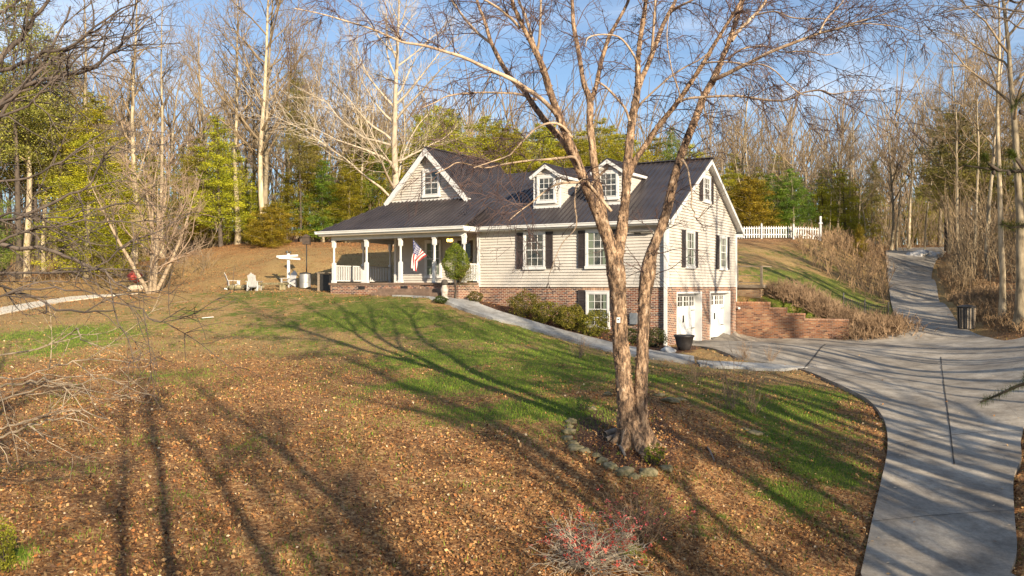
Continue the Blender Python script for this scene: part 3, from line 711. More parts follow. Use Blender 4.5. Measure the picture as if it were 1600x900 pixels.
# dormers ---------------------------------------------------------------
for xc in (-5.9, -2.93):
    d = MB(); w2 = .62; y0 = .95; zb0 = main(0, y0)[2]; ze = 4.95; zp = 5.36; yr = EY + (ze - EZ) / SL
    d.prism([(xc - w2, y0, zb0 - .1), (xc + w2, y0, zb0 - .1), (xc + w2, y0, ze), (xc, y0, zp), (xc - w2, y0, ze)], (0, 1, 0), .12)
    siding(d, (xc, y0, zb0), (1, 0, 0), (0, -1, 0), lambda z: (-w2 + .03, w2 - .03) if z + zb0 < ze else (-(zp - zb0 - z) * 1.5, (zp - zb0 - z) * 1.5), 0, zp - zb0 - .05)
    for s in (-1, 1):
        X = xc + s * w2
        tri = [(X, y0 + .1, main(0, y0 + .1)[2] - .02), (X, yr, ze), (X, y0 + .1, ze)]
        d.prism(tri, (-s, 0, 0), .1)
        z = zb0
        while z < ze - .02:
            yy0 = y0; yy1 = EY + (z + .05 - EZ) / SL; o = s * .014
            if yy1 > yy0 + .05: d.add([(X + o, yy0, z), (X + o, yy1, z), (X + s * .003, min(yy1 + .112 / SL, yr), min(z + .112, ze)), (X + s * .003, yy0, min(z + .112, ze)), (X, yy0, z), (X, yy1, z)], [(0, 1, 2, 3), (4, 5, 1, 0)])
            z += .112
    dm = d.build('dormer', M_side, house)
    r = MB(); ov = .17; ry = EY + (zp + .06 - EZ) / SL; ey_ = EY + (ze - .02 - EZ) / SL
    for s in (-1, 1):
        xo = xc + s * (w2 + ov); ezz = ze - .02 - .03
        roof_plane(r, [(xc, y0 - .2, zp + .06), (xo, y0 - .2, ezz), (xo, ey_ - .08, ezz), (xc, ry, zp + .06)], (s, 0, -.62), .22, .04)
    r.build('dormer_roof', M_roof, dm)
    t = MB()
    for s in (-1, 1):
        rake(t, (xc, y0 - .2, zp + .01), (xc + s * (w2 + ov + .0), y0 - .2, ze - .10), .13, .025)
        xo = xc + s * (w2 + ov); t.box(min(xo, xo - s * .03), max(xo, xo - s * .03), y0 - .2, ey_ - .15, ze - .19, ze - .085)
        t.box(min(xc + s * w2, xo), max(xc + s * w2, xo) , y0 - .19, ey_ - .2, ze - .2, ze - .185)
        t.box(xc + s * w2 - .05, xc + s * w2 + .05, y0 - .025, y0 + .05, zb0 - .02, ze - .06)
    t.box(xc - w2 + .05, xc + w2 - .05, y0 - .05, y0, zb0 - .01, zb0 + .10)
    t.build('dormer_trim', M_white, dm)
    window((xc, y0 - .035, (zb0 + .14 + ze) / 2 + .02), .92, 1.16, parent=dm)
# garage doors ----------------------------------------------------------
for k, (a, c) in enumerate((D1, D2)):
    xg = -.29; m = MB(); zf = -2.33
    m.box(xg - .05, xg, a + .02, c - .02, zf, DT - .02)
    wv = (c - a - .04)
    for i in range(13): y = a + .02 + wv * i / 12; m.box(xg, xg + .006, y - .006, y + .006, zf + .02, DT - .55) if 0 else None
    for y0_, y1_ in ((a + .02, a + .15), (c - .15, c - .02), ((a + c) / 2 - .1, (a + c) / 2 + .1)): m.box(xg, xg + .02, y0_, y1_, zf + .01, DT - .02)
    for z0_, z1_ in ((zf + .005, zf + .13), (DT - .14, DT - .025), (DT - .68, DT - .58)): m.box(xg, xg + .018, a + .15, c - .15, z0_, z1_)
    for h0, h1_ in ((a + .15, (a + c) / 2 - .1), ((a + c) / 2 + .1, c - .15)):
        m.bar((xg + .01, h0, zf + .13), (xg + .01, h1_, DT - .68), .09, .014, (1, 0, 0))
        n = 8
        for i in range(n): y = h0 + (h1_ - h0) * (i + .5) / n; m.box(xg, xg + .007, y - .05, y + .05, zf + .13, DT - .68)
    gd = m.build('garage_door', M_door_w, house)
    for i in range(4):
        for_w = (wv - .2) / 4; y0_ = a + .12 + i * for_w + (.06 if i > 1 else 0)
        pn = MB(); pn.box(xg + .002, xg + .006, y0_ + .1, y0_ + for_w - .08, DT - .56, DT - .16); pn.build('pane', M_glass, gd)
        mu = MB(); ymid = y0_ + for_w / 2
        mu.box(xg + .006, xg + .02, ymid - .02, ymid + .02, DT - .57, DT - .15); mu.box(xg + .006, xg + .019, y0_ + .09, y0_ + for_w - .07, DT - .375, DT - .345)
        mu.box(xg + .0, xg + .021, y0_ + for_w - .09, y0_ + for_w - .03, DT - .57, DT - .15)
        mu.build('muntin', M_white, gd)
    for z in (DT - .75, zf + .55):
        for y, d_ in ((a + .06, 1), (c - .06, -1)): MB().bar((xg + .024, y, z), (xg + .024, y + d_ * .42, z), .035, .012, (1, 0, 0)).build('hinge_strap', M_black, gd)
    MB().box(xg + .02, xg + .05, (a + c) / 2 - .06, (a + c) / 2 - .03, -1.5, -1.2).build('handle', M_black, gd); MB().box(xg + .02, xg + .05, (a + c) / 2 + .03, (a + c) / 2 + .06, -1.5, -1.2).build('handle', M_black, gd)
    f = MB(); f.box(-.28, .035, c - .03, c + .06, -2.36, DT + .06); f.box(-.28, .035, a - .06, a + .02, -2.36, DT + .06); f.box(-.28, .034, a + .02, c - .03, DT - .02, DT + .058)
    f.build('garage_door_frame', M_white, house)
# front door with lit lantern beside it, dark side door at the porch end
d = MB(); d.box(-11.15, -10.95, 1.36, 1.44, .2, 2.3).box(-10.05, -9.9, 1.36, 1.44, .2, 2.3).box(-10.95, -10.05, 1.36, 1.44, 2.2, 2.3)
df = d.build('door_frame', M_white, house)
d = MB(); d.box(-10.94, -10.06, 1.385, 1.40, .2, 2.19); fd = d.build('front_door', mat_noise('dark_door', (.03, .02, .015), (.07, .05, .04), 4, .5), house)
d = MB(); d.box(-10.8, -10.2, 1.375, 1.384, 1.0, 2.05); d.build('pane', M_glass, fd)
d = MB(); d.lathe([(.01, 0), (.03, .015), (.03, .04), (.01, .06)], (-10.15, 1.34, 1.2), 10); d.build('handle', M_black, fd)
d = MB(); d.box(-9.62, -9.0, 1.375, 1.40, .75, 2.3); d.build('side_window', M_glass, house)
M_lamp, nt, b = new_mat('lit_lantern_glass'); b.inputs['Emission Color'].default_value = (1, .62, .12, 1); b.inputs['Emission Strength'].default_value = 3.5; b.inputs['Base Color'].default_value = (.8, .5, .1, 1)
d = MB(); d.lathe([(.02, .10), (.10, .04), (.11, .02), (.02, .0)], (-10.35, -.1, 2.18), 10); d.bar((-10.35, -.1, 2.25), (-10.35, -.1, 2.43), .015)
ln = d.build('porch_lantern', M_black, house)
d = MB()
for i in range(3):
    a = i * 2.1; d.lathe([(.02, -.14), (.055, -.11), (.06, -.04), (.04, 0)], (-10.35 + .1 * math.cos(a), -.1 + .1 * math.sin(a), 2.19), 8)
d.build('lantern_glass', M_lamp, ln)
# flood light / meter boxes on the basement wall
d = MB(); d.box(-1.55, -1.25, -.1, .02, -1.5, -1.05); d.box(-1.15, -.95, -.06, .02, -1.35, -1.1); d.build('meter_box', mat_noise('grey_metal', (.18, .2, .22), (.3, .32, .34), 5, .4, metal=.4), house)
d = MB(); d.box(-1.35, -1.1, -.10, -.02, 2.12, 2.2).obox((-1.0, -.2, 2.22), (.5, 0, 0), (0, .10, -.02), (0, 0, .02)); d.build('eave_light', mat_noise('grey_bracket', (.12, .11, .10), (.2, .19, .17), 5, .6), house)
# ------------------------------------------------------------------ walls, fences, props
def wallbase(name, label, cat, loc, rz=HT, group=None): return tag(empty(name, loc, rz), label, cat, group)
rw = wallbase('retaining_wall', 'stepped orange brick retaining wall running right from the garage corner', 'wall', (CX, CY, ZC))
m = MB()
segs = [(.03, 1.62, -.74), (1.62, 2.42, -1.0), (2.42, 3.25, -1.26), (3.25, 5.2, -1.5)]
for a, c, z in segs: m.box(a, c, 9.42, 9.64, -3.2, z - .06)
m.build('brick_wall', M_brick2, rw, uv=True)
M_cap = mat_brick('brick_wall_cap', [(.30, .12, .06), (.45, .21, .10), (.52, .30, .17)], (.34, .27, .21), bw=.075, rh=.5)
m = MB()
for a, c, z in segs: m.box(a, c + .0, 9.39, 9.67, z - .06, z + .03)
m.build('wall_cap', M_cap, rw, uv=True)
# small deck with railing on a brick pier behind the wall
dk = wallbase('rear_deck', 'small weathered deck with wire railing on brick pier behind garage corner', 'deck', (CX, CY, ZC))
m = MB(); m.box(-1.5, .95, 10.4, 12.2, -1.2, -.05); m.build('brick_pier', mat_brick('buff_brick', [(.30, .17, .09), (.45, .27, .14), (.52, .36, .2)], (.4, .33, .25)), dk, uv=True)
m = MB(); m.box(-1.6, 1.1, 10.25, 12.3, -.04, .12); m.build('deck_floor', M_oldwood, dk)
m = MB()
for x in (-1.5, -.2, 1.0):
    m.box(x - .05, x + .05, 10.3, 10.4, .12, 1.05)
m.box(-1.55, 1.05, 10.31, 10.39, 1.0, 1.05); m.box(-1.45, .95, 10.33, 10.37, .55, .58); m.box(-1.45, .95, 10.33, 10.37, .2, .24); m.box(.97, 1.03, 10.4, 12.2, 1.0, 1.05)
m.build('railing', M_oldwood, dk)
# black iron fence above the wall end
fr = tag(empty('iron_fence', (0, 0, 0)), 'low black iron fence beside the uphill drive above the brush', 'fence')
a, c = at(1318, 42.5), at(1388, 41.5); pts = [a + (c - a) * t for t in np.linspace(0, 1, 26)]
for p in pts: p[2] = h1(p[0], p[1])
m = MB()
for i, p in enumerate(pts):
    if i in (0, 12, 25): pm = MB(); pm.bar(p, p + np.array([0, 0, 1.15]), .06); pm.build('fence_post', M_black, fr)
    else: m.bar(p + np.array([0, 0, .1]), p + np.array([0, 0, 1.0]), .018)
    if i: 
        for z in (.15, .92): m.bar(pts[i - 1] + np.array([0, 0, z]), p + np.array([0, 0, z]), .03)
m.build('bar_panel', M_black, fr)
# white picket fence on the hill
def picket(px0, px1, D, label, tall=None):
    f = tag(empty('picket_fence', at((px0 + px1) / 2, D)), label, 'fence', None); o = f.location
    a, c = at(px0, D), at(px1, D); L = np.linalg.norm(c - a); n = int(L / .17); m = MB(); pr = None
    for i in range(n + 1):
        p = a + (c - a) * i / n; p[2] = h1(p[0], p[1]); p = p - np.array(o)
        if i % 13 == 0: q = MB(); q.bar(p, p + np.array([0, 0, 1.0]), .11); q.lathe([(.07, 0), (.08, .04), (.0, .12)], tuple(p + np.array([0, 0, 1.0])), 6); q.build('fence_post', M_white, f)
        else: m.prism([p + np.array([-.038, 0, .06]), p + np.array([.038, 0, .06]), p + np.array([.038, 0, .82]), p + np.array([0, 0, .92]), p + np.array([-.038, 0, .82])], (0, 1, 0), .02)
        if pr is not None:
            for z in (.3, .75): m.bar(pr + np.array([0, .03, z]), p + np.array([0, .03, z]), .03, .07)
        pr = p
    m.build('pickets', M_white, f)
    if tall: q = MB(); q.bar(pr, pr + np.array([0, 0, 1.75]), .13); q.box(pr[0] - .12, pr[0] + .12, pr[1] - .12, pr[1] + .12, pr[2] + 1.2, pr[2] + 1.3); q.build('fence_post', M_white, f)
picket(1140, 1236, 63, 'white picket fence on hilltop right of the house, longer section')
picket(1240, 1282, 62.5, 'short white picket section ending at a tall white post', True)

# trash bin (ribbed, grey-black)
p = G(1510, 514)
tb = tag(empty('trash_bin', p, .3), 'dark ribbed trash can at the right edge of the uphill drive', 'trash can')
m = MB(); m.lathe([(.33, 0), (.34, .05), (.36, .95), (.37, .98)], (0, 0, 0), 20); m.build('can_body', mat_noise('bin_plastic', (.03, .03, .03), (.07, .065, .06), 4, .6), tb)
for i in range(20):
    a = 2 * math.pi * i / 20; mm = MB(); mm.bar((.345 * math.cos(a), .345 * math.sin(a), .03), (.375 * math.cos(a), .375 * math.sin(a), .95), .045, .03); mm.build('slat', M_oldwood if i % 3 else M_black, tb)
m = MB(); m.lathe([(.37, .96), (.40, .98), (.40, 1.03), (.15, 1.10), (.0, 1.11)], (0, 0, 0), 20); m.build('lid', M_black, tb)
# black planter pot by the garage
p = G(1069, 547)
pt = tag(empty('planter_pot', p), 'large empty black flowerpot in front of the left garage door', 'flowerpot')
m = MB(); m.lathe([(.16, 0), (.22, .02), (.30, .25), (.35, .48), (.385, .50), (.385, .56), (.35, .57), (.33, .50), (.28, .44), (0, .43)], (0, 0, 0), 28); m.build('pot_body', mat_noise('charcoal_pot', (.018, .016, .017), (.04, .036, .036), 5, .55, bmp=.2), pt, smooth=True)
m = MB(); m.lathe([(.0, .45), (.31, .455), (.31, .46), (0, .462)], (0, 0, 0), 20); m.build('potting_soil', mat_noise('soil', (.03, .02, .012), (.08, .05, .03), 20, .95), pt)

def rock_mesh(rng, sx, sy, sz, sub=2):
    bm = bmesh.new(); bmesh.ops.create_icosphere(bm, subdivisions=sub, radius=1)
    o = rng.uniform(0, 50, 3)
    from mathutils import noise as mn
    for v in bm.verts:
        k = 1 + .42 * mn.noise(Vector(v.co) * 1.5 + Vector(o)) + .16 * mn.noise(Vector(v.co) * 4 + Vector(o))
        v.co = Vector((v.co.x * sx, v.co.y * sy, v.co.z * sz)) * k
    me = bpy.data.meshes.new('rock'); bm.to_mesh(me); bm.free()
    me.polygons.foreach_set('use_smooth', [True] * len(me.polygons)); return me
M_stone = mat_noise('mossy_fieldstone', (.07, .07, .03), (.20, .17, .09), 9, .9, bmp=.6, c3=(.34, .27, .16), objrand=.25)
M_pale = mat_noise('pale_stone', (.45, .43, .40), (.7, .68, .64), 5, .85, bmp=.3, objrand=.1)
_rng = np.random.default_rng(3)
def rock(px, py, r, label, group=None, mat=None, flat=.65, name='stone', el=1.2):
    me = rock_mesh(_rng, r * el, r, r * flat, 3); me.materials.append(mat or M_stone)
    o = bpy.data.objects.new(name, me); COL.objects.link(o); g = G(px, py); o.location = g + np.array([0, 0, r * flat * .12]); o.rotation_euler = (RS.uniform(-.2, .2), RS.uniform(-.2, .2), RS.uniform(0, 3))
    return tag(o, label, 'stone', group)
ring = [(893, 660, .15), (889, 668, .12), (890, 676, .16), (886, 686, .13), (895, 694, .14), (900, 702, .17), (914, 706, .14), (932, 713, .12), (941, 722, .15), (953, 730, .16), (962, 733, .10), (974, 740, .20), (990, 746, .14), (1004, 742, .12), (1014, 740, .20), (1040, 733, .15), (925, 640, .13), (950, 617, .13)]
ordn = ['first', 'second', 'third', 'fourth', 'fifth', 'sixth', 'seventh', 'eighth', 'ninth', 'tenth', 'eleventh', 'twelfth', 'thirteenth', 'fourteenth', 'fifteenth', 'sixteenth']
for i, (x, y, r) in enumerate(ring):
    lb = f'{ordn[i]} mossy stone of the ring round the birch, counted from its left top' if i < 16 else ('mossy stone left of the birch trunk behind the ring' if i == 16 else 'small stone behind and left of the birch trunk')
    rock(x, y, r * .76, lb, 'stones edging the birch bed')
for i, (x, y, r, s) in enumerate([(1030, 618, .13, 'brown stone just right of the birch trunk'), (1047, 627, .24, 'flat pale brown stone right of the birch trunk'), (1066, 625, .13, 'small stone at right end of the flat brown stone'), (1178, 678, .2, 'tan stone in the lawn under the bare saplings'), (1165, 672, .12, 'smaller tan stone beside the saplings')]):
    rock(x, y, r, s, 'scattered stones in the front lawn', flat=.35)
rock(1046, 549, .26, 'white stone at the foot of the corner downspout', mat=M_pale, flat=.5)
rock(212, 454, .42, 'pale boulder beside the red ball under the bare yard tree', mat=mat_noise('tan_boulder', (.4, .3, .2), (.6, .48, .33), 4, .9))
for i, (x, r) in enumerate([(1428, .55), (1440, .75), (1452, .6), (1462, .5)]):
    rock(x, 400, r, ['leftmost', 'biggest', 'second from right', 'rightmost'][i] + ' pale rock of the heap at the top of the drive', 'rock heap at the top of the drive', mat=M_pale, flat=.5)
# red garden ball
g = G(210, 452); me = rock_mesh(_rng, .38, .38, .34, 3); me.materials.append(mat_noise('faded_red_paint', (.30, .03, .02), (.42, .07, .04), 4, .5)); o = bpy.data.objects.new('garden_ball', me); COL.objects.link(o); o.location = g + np.array([-.1, .3, .75]); tag(o, 'dull red rounded ball sitting on the boulder under the bare yard tree', 'ball')

# fallen wood by the birch
M_log = mat_noise('grey_dead_wood', (.16, .12, .09), (.33, .27, .21), 5, .9, (1, 1, 1), .5)
def log(p0, p1, r, label):
    a, c = G(*p0), G(*p1); a = a + [0, 0, r * .8]; c = c + [0, 0, r * .8]
    pts = np.array([a + (c - a) * t + np.array([0, 0, .04 * math.sin(3 * t)]) for t in np.linspace(0, 1, 8)])
    V, Q = tubes([pts], [np.linspace(r, r * .7, 8)], 8); o = np_mesh('log', V, Q, M_log, smooth=True); tag(o, label, 'log', 'fallen wood in the birch bed')
log((945, 684), (975, 678), .07, 'curved grey log lying left of the birch foot'); log((947, 690), (974, 686), .05, 'thinner grey log just below the curved one'); log((968, 700), (977, 716), .035, 'short pale stick below the birch foot')
log((1105, 700), (1116, 722), .02, 'thin pale stick standing in the leaves right of the birch')

# Adirondack chairs, fire pit, signpost, patio heater, crate by the porch
M_chair = mat_noise('white_chair_paint', (.36, .36, .36), (.52, .51, .49), 3, .5)
def adirondack(px, py, D, rz, label):
    c = tag(empty('garden_chair', at(px, D), rz), label, 'chair', 'slatted garden chairs round the fire pit'); c.scale = (.86, .86, .86)
    m = MB()
    for i in range(5): m.obox((0, -.22 + i * .11, .36 - .03 * i), (.27, 0, 0), (0, .048, -.012), (0, 0, .012))
    m.build('seat', M_chair, c)
    m = MB()
    for i in range(5): x = -.2 + i * .1; h = .40 - abs(i - 2) * .035; m.obox((x, .28 + .17 * h / .4, .26 + h), (.044, 0, 0), (0, .011, -.004), (0, .14 * h / .4, h))
    m.obox((0, .37, .55), (.26, 0, 0), (0, .014, 0), (0, 0, .04)); m.build('backrest', M_chair, c)
    for s in (-1, 1):
        m = MB(); m.box(s * .33 - .07, s * .33 + .07, -.32, .42, .555, .58); m.build('armrest', M_chair, c)
        m = MB(); m.box(s * .3 - .02, s * .3 + .02, -.3, -.2, 0, .555); m.build('leg', M_chair, c)
        m = MB(); m.bar((s * .27, -.26, .33), (s * .27, .55, .04), .03, .12); m.bar((s * .3, .36, .0), (s * .3, .36, .555), .03, .07); m.build('leg', M_chair, c)
    return c
adirondack(366, 449, 46.6, R(115), 'white slatted chair left of the fire pit, seen from the side')
adirondack(398, 449, 45.2, R(175), 'white slatted chair with its back to the camera by the fire pit')
adirondack(450, 449, 46.8, R(-30), 'white slatted chair in the shade at the foot of the signpost')
fp = tag(empty('fire_pit', at(384, 46.6)), 'low ring of tan stones forming a fire pit between the garden chairs', 'fire pit')
for i in range(14):
    a = 2 * math.pi * i / 14; me = rock_mesh(_rng, .2, .16, .15, 2); me.materials.append(M_stone); o = bpy.data.objects.new('pit_stone', me); COL.objects.link(o); o.parent = fp; o.location = (.8 * math.cos(a), .8 * math.sin(a), .12)
bn = tag(empty('stone_bench', at(423, 45.4)), 'low tan block bench between the fire pit and the signpost', 'bench')
m = MB(); m.box(-.9, .9, -.2, .2, .28, .38); m.build('seat', M_stone, bn); MB().box(-.8, -.5, -.16, .16, -.1, .28).build('leg', M_stone, bn); MB().box(.5, .8, -.16, .16, -.1, .28).build('leg', M_stone, bn)
sp = tag(empty('signpost', at(451, 47.4), 0), 'white wooden post with crossed pointing boards behind a garden chair', 'signpost'); sp.scale = (.88, .88, .9)
m = MB(); m.box(-.075, .075, -.075, .075, 0, 1.95); m.build('post', M_white, sp)
m = MB(); m.obox((-.05, -.13, 1.80), (.68, -.1, .03), (0, .02, 0), (0, 0, .06)); m.build('board', M_white, sp)
m = MB(); m.obox((.1, -.2, 1.66), (.62, .12, -.04), (0, .02, 0), (0, 0, .055)); m.build('board', M_white, sp)
m = MB(); m.lathe([(.05, 0), (.1, .05), (.09, .14), (.03, .17)], (-.1, 0, 1.95), 8); m.lathe([(.04, 0), (.07, .05), (.06, .11), (.02, .14)], (.1, 0, 1.95), 8); m.build('finial', M_black, sp)
ht = tag(empty('bird_feeder', at(479, 48.2)), 'dark box feeder on a thin pole rising behind a silver drum', 'bird feeder')
m = MB(); m.bar((0, 0, 0), (0, 0, 2.1), .05); m.build('pole', M_black, ht); m = MB(); m.box(-.2, .2, -.16, .16, 2.1, 2.5); m.prism([(-.25, -.2, 2.5), (.25, -.2, 2.5), (0, -.2, 2.66)], (0, 1, 0), .4); m.build('feeder_box', mat_noise('dark_wood', (.03, .02, .015), (.08, .05, .03), 6, .7), ht)
dr = tag(empty('metal_drum', at(477, 46.2)), 'silver metal drum standing below the dark feeder pole', 'drum')
m = MB(); m.lathe([(.27, 0), (.29, .03), (.29, .3), (.3, .32), (.29, .34), (.29, .72), (.30, .74), (.28, .76)], (0, 0, 0), 22); m.build('drum_body', mat_noise('galvanised', (.35, .34, .32), (.55, .54, .52), 3, .45, metal=.7), dr, smooth=False)
m = MB(); m.lathe([(.3, .76), (.3, .79), (.06, .84), (.0, .84)], (0, 0, 0), 22); m.build('lid', M_black, dr)
cb = tag(empty('dark_crate', at(508, 43.8), R(-20)), 'dark open cupboard with pale posts beside the left end of the porch', 'cupboard')
m = MB(); m.box(-.3, .45, .0, .5, .05, .85); m.build('body', M_black, cb); MB().box(-.42, -.32, -.04, .06, 0, .9).build('leg', M_oldwood, cb); MB().box(.46, .54, -.04, .06, 0, .9).build('leg', M_oldwood, cb); m = MB(); m.box(-.45, .57, -.06, .52, .9, .94); m.build('top', M_oldwood, cb)
# garden statue by the porch steps
st = tag(empty('garden_statue', L2W(-9.25, -2.1, 0) * [1, 1, 0] + [0, 0, h1(*L2W(-9.25, -2.1)[:2])]), 'small pale garden statue with dark top by the porch brick base', 'statue')
m = MB(); m.lathe([(.17, 0), (.18, .08), (.12, .12), (.14, .3), (.17, .45), (.11, .58), (.10, .62)], (0, 0, 0), 14); m.build('body', mat_noise('worn_plaster', (.30, .22, .16), (.62, .57, .5), 8, .9), st, smooth=True)
m = MB(); m.lathe([(.08, .60), (.14, .66), (.15, .76), (.09, .86), (.0, .88)], (0, 0, 0), 14); m.build('head', mat_noise('dark_plaster', (.04, .035, .03), (.09, .075, .06), 8, .8), st, smooth=True)
# flag on the porch post
fl = tag(empty('flag', (CX, CY, ZC), HT), 'striped national flag hanging from a slanted pole on the middle porch post', 'flag')
A, B = np.array([-10.52, PF - .08, 1.12]), np.array([-11.33, PF - .5, 2.15])
m = MB(); m.bar(A, B + (B - A) * .04, .028); m.build('flag_pole', M_black, fl)
m = MB(); m.box(A[0] - .03, A[0] + .03, A[1], A[1] + .06, A[2] - .08, A[2] + .08); m.build('bracket', M_white, fl)
nu, nv = 40, 26; hoist, fly = 1.0, 1.35
M_red = mat_noise('flag_red', (.35, .03, .03), (.42, .05, .05), 4, .8); M_fw = mat_noise('flag_white', (.62, .58, .55), (.7, .66, .62), 4, .8); M_blue = mat_noise('flag_blue', (.03, .04, .13), (.05, .06, .18), 4, .8)
V = []; d = (A - B) / np.linalg.norm(A - B)
for i in range(nu + 1):
    t = i / nu
    for j in range(nv + 1):
        s = j / nv
        hor = d * hoist * s * (1 - .62 * min(1, t * 1.6))          # gathers below the pole
        p = B + hor * [1, 1, 1 - .25 * t] + np.array([-.18 * t - .05 * s, .10 * t, -fly * t * .93])
        p = p + np.array([.02, .07, 0]) * math.sin(s * 13 + t * 2.5) * min(1, t * 3)
        V.append(p)
m = MB(); fcs = []; mis = []
for i in range(nu):
    for j in range(nv):
        stripe = int(j / nv * 13); k = 0 if stripe % 2 == 0 else 1
        if i < nu * .42 and j < nv * 7 / 13:
            k = 1 if (i % 2 == 0 and j % 2 == (i // 2) % 2 and 0 < i < nu * .42 - 1 and j > 0) else 2
        fcs.append((i * (nv + 1) + j, i * (nv + 1) + j + 1, (i + 1) * (nv + 1) + j + 1, (i + 1) * (nv + 1) + j)); mis.append(k)
m.add(V, fcs); m.m = mis; m.build('flag_cloth', [M_red, M_fw, M_blue], fl, smooth=True)
# white scrap on the lawn
g = G(325, 497); m = MB(); m.obox((0, 0, .03), (.22, .05, .02), (-.02, .07, 0), (0, 0, .012)); o = m.build('white_feeder_lid', M_white); o.location = g; o.name = 'plastic_scrap'; tag(o, 'small white scrap lying alone on the left lawn crest', 'litter')
# path light behind the birch trunk, left of it
g = L2W(-2.35, -1.2); 
lt = tag(empty('garden_lamp', [g[0], g[1], h1(g[0], g[1])]), 'thin dark garden stake lamp among the front shrubs', 'garden lamp')
m = MB(); m.bar((0, 0, 0), (0, 0, .55), .02); m.build('stake', M_black, lt); m = MB(); m.lathe([(.02, .5), (.06, .53), (.07, .62), (.0, .66)], (0, 0, 0), 8); m.build('lamp_head', M_black, lt)
# ------------------------------------------------------------------ vegetation
def unit(v): return v / (np.linalg.norm(v) + 1e-9)
def wander(rng, p, d, L, n, wob, up=0.0, curl=0.0):
    pts = [np.array(p, float)]; d = unit(np.array(d, float)); st = L / (n - 1)
    for i in range(n - 1):
        d = unit(d + rng.normal(size=3) * wob + np.array([0, 0, up]))
        pts.append(pts[-1] + d * st)
    return np.array(pts)
def perp(rng, d, ang):
    a = rng.normal(size=3); a -= d * a.dot(d); a = unit(a); return d * math.cos(ang) + a * math.sin(ang)
M_bark_far = mat_noise('tan_forest_bark', (.15, .115, .07), (.50, .41, .27), 1.6, .9, (3, 3, .7), .3, 12, objrand=.28)  # tan bark colour, mottled at random by noise
M_twig_far = mat_noise('forest_twigs', (.13, .09, .05), (.34, .25, .145), 1.2, .9, objrand=.3)
M_bark_dk = mat_noise('dark_bark', (.045, .035, .028), (.12, .09, .065), 3, .9, (3, 3, .7), .4, 14)
M_fol = mat_attr('evergreen_foliage', .6, .25, objrand=.22)
M_needle = mat_attr('needle_sprays', .55, .2)

def bare_tree(seed, Ht=20, r0=.22, first=.35, nb=18, spread=.75, twig=1.0, forks=1, lean=.03, low=False, sides=7):
    """returns trunk (verts,quads), crown (verts,quads)"""
    rng = np.random.default_rng(seed); T = []; TR = []; B = []; BR = []; W_ = []; WR = []
    stems = []
    for f in range(forks):
        d = unit(np.array([rng.normal() * lean, rng.normal() * lean, 1]) + (0 if forks == 1 else perp(rng, np.array([0, 0, 1.]), 1.4) * .22))
        h = Ht * (1 if f == 0 else rng.uniform(.75, .98)); n = 16
        pts = wander(rng, (rng.normal() * .1 * (forks > 1), rng.normal() * .1 * (forks > 1), -.3), d, h, n, .035, .03)
        rr = r0 * (1 if forks == 1 else .72) * (1 - np.linspace(0, 1, n) ** 1.1 * .93); rr[0] *= 1.5; rr[1] *= 1.08
        T.append(pts); TR.append(rr); stems.append((pts, rr, h))
    for pts, rr, h in stems:
        n = len(pts); nn = int(nb / forks + .5)
        for i in range(nn):
            t = first + (1 - first) * ((i + rng.random()) / nn) ** .9
            x = min(t * (n - 1), n - 1.01); k = int(x); p = pts[k] + (pts[k + 1] - pts[k]) * (x - k); rad = rr[k]
            ang = (1.15 if low else 1.02) - .38 * t + rng.normal() * .12
            d = perp(rng, np.array([0, 0, 1.]), ang)
            L = h * spread * .42 * (1.15 - t) * rng.uniform(.7, 1.2) + .8
            bp = wander(rng, p, d, L, 8, .13, .055); br = np.linspace(min(rad * .6, .09 * h / 20 + .02), .012, 8)
            B.append(bp); BR.append(br)
            for j in range(int(5 + L * 1.3)):
                y = rng.uniform(1.5, 6.9); kk = int(y); q = bp[kk] + (bp[kk + 1] - bp[kk]) * (y - kk); dd = unit(bp[kk + 1] - bp[kk])
                d2 = perp(rng, dd, rng.uniform(.45, .9)); L2 = L * rng.uniform(.18, .42)
                cp = wander(rng, q, d2, L2, 5, .17, .04); B.append(cp) if 0 else (W_.append(cp), WR.append(np.linspace(min(.022, br[kk] * .6), .007, 5)))
                for m_ in range(int(4 * twig)):
                    z = rng.uniform(1, 3.9); k3 = int(z); q2 = cp[k3] + (cp[k3 + 1] - cp[k3]) * (z - k3)
                    d3 = perp(rng, unit(cp[k3 + 1] - cp[k3]), rng.uniform(.4, .9))
                    W_.append(wander(rng, q2, d3, L2 * rng.uniform(.35, .6) + .15, 4, .15, .06)); WR.append(np.linspace(.010, .006, 4))
    tr = tubes(T, TR, sides + 2)
    cr = join_vq([tubes(B, BR, sides - 2), tubes(W_, WR, 3)])
    return tr, cr
def mesh_tree(name, tr, cr, m1, m2, crown_col=None, crown_name='crown'):
    root = empty(name)
    np_mesh('trunk', tr[0], tr[1], m1, root, smooth=True)
    np_mesh(crown_name, cr[0], cr[1], m2, root, col=crown_col)
    return root
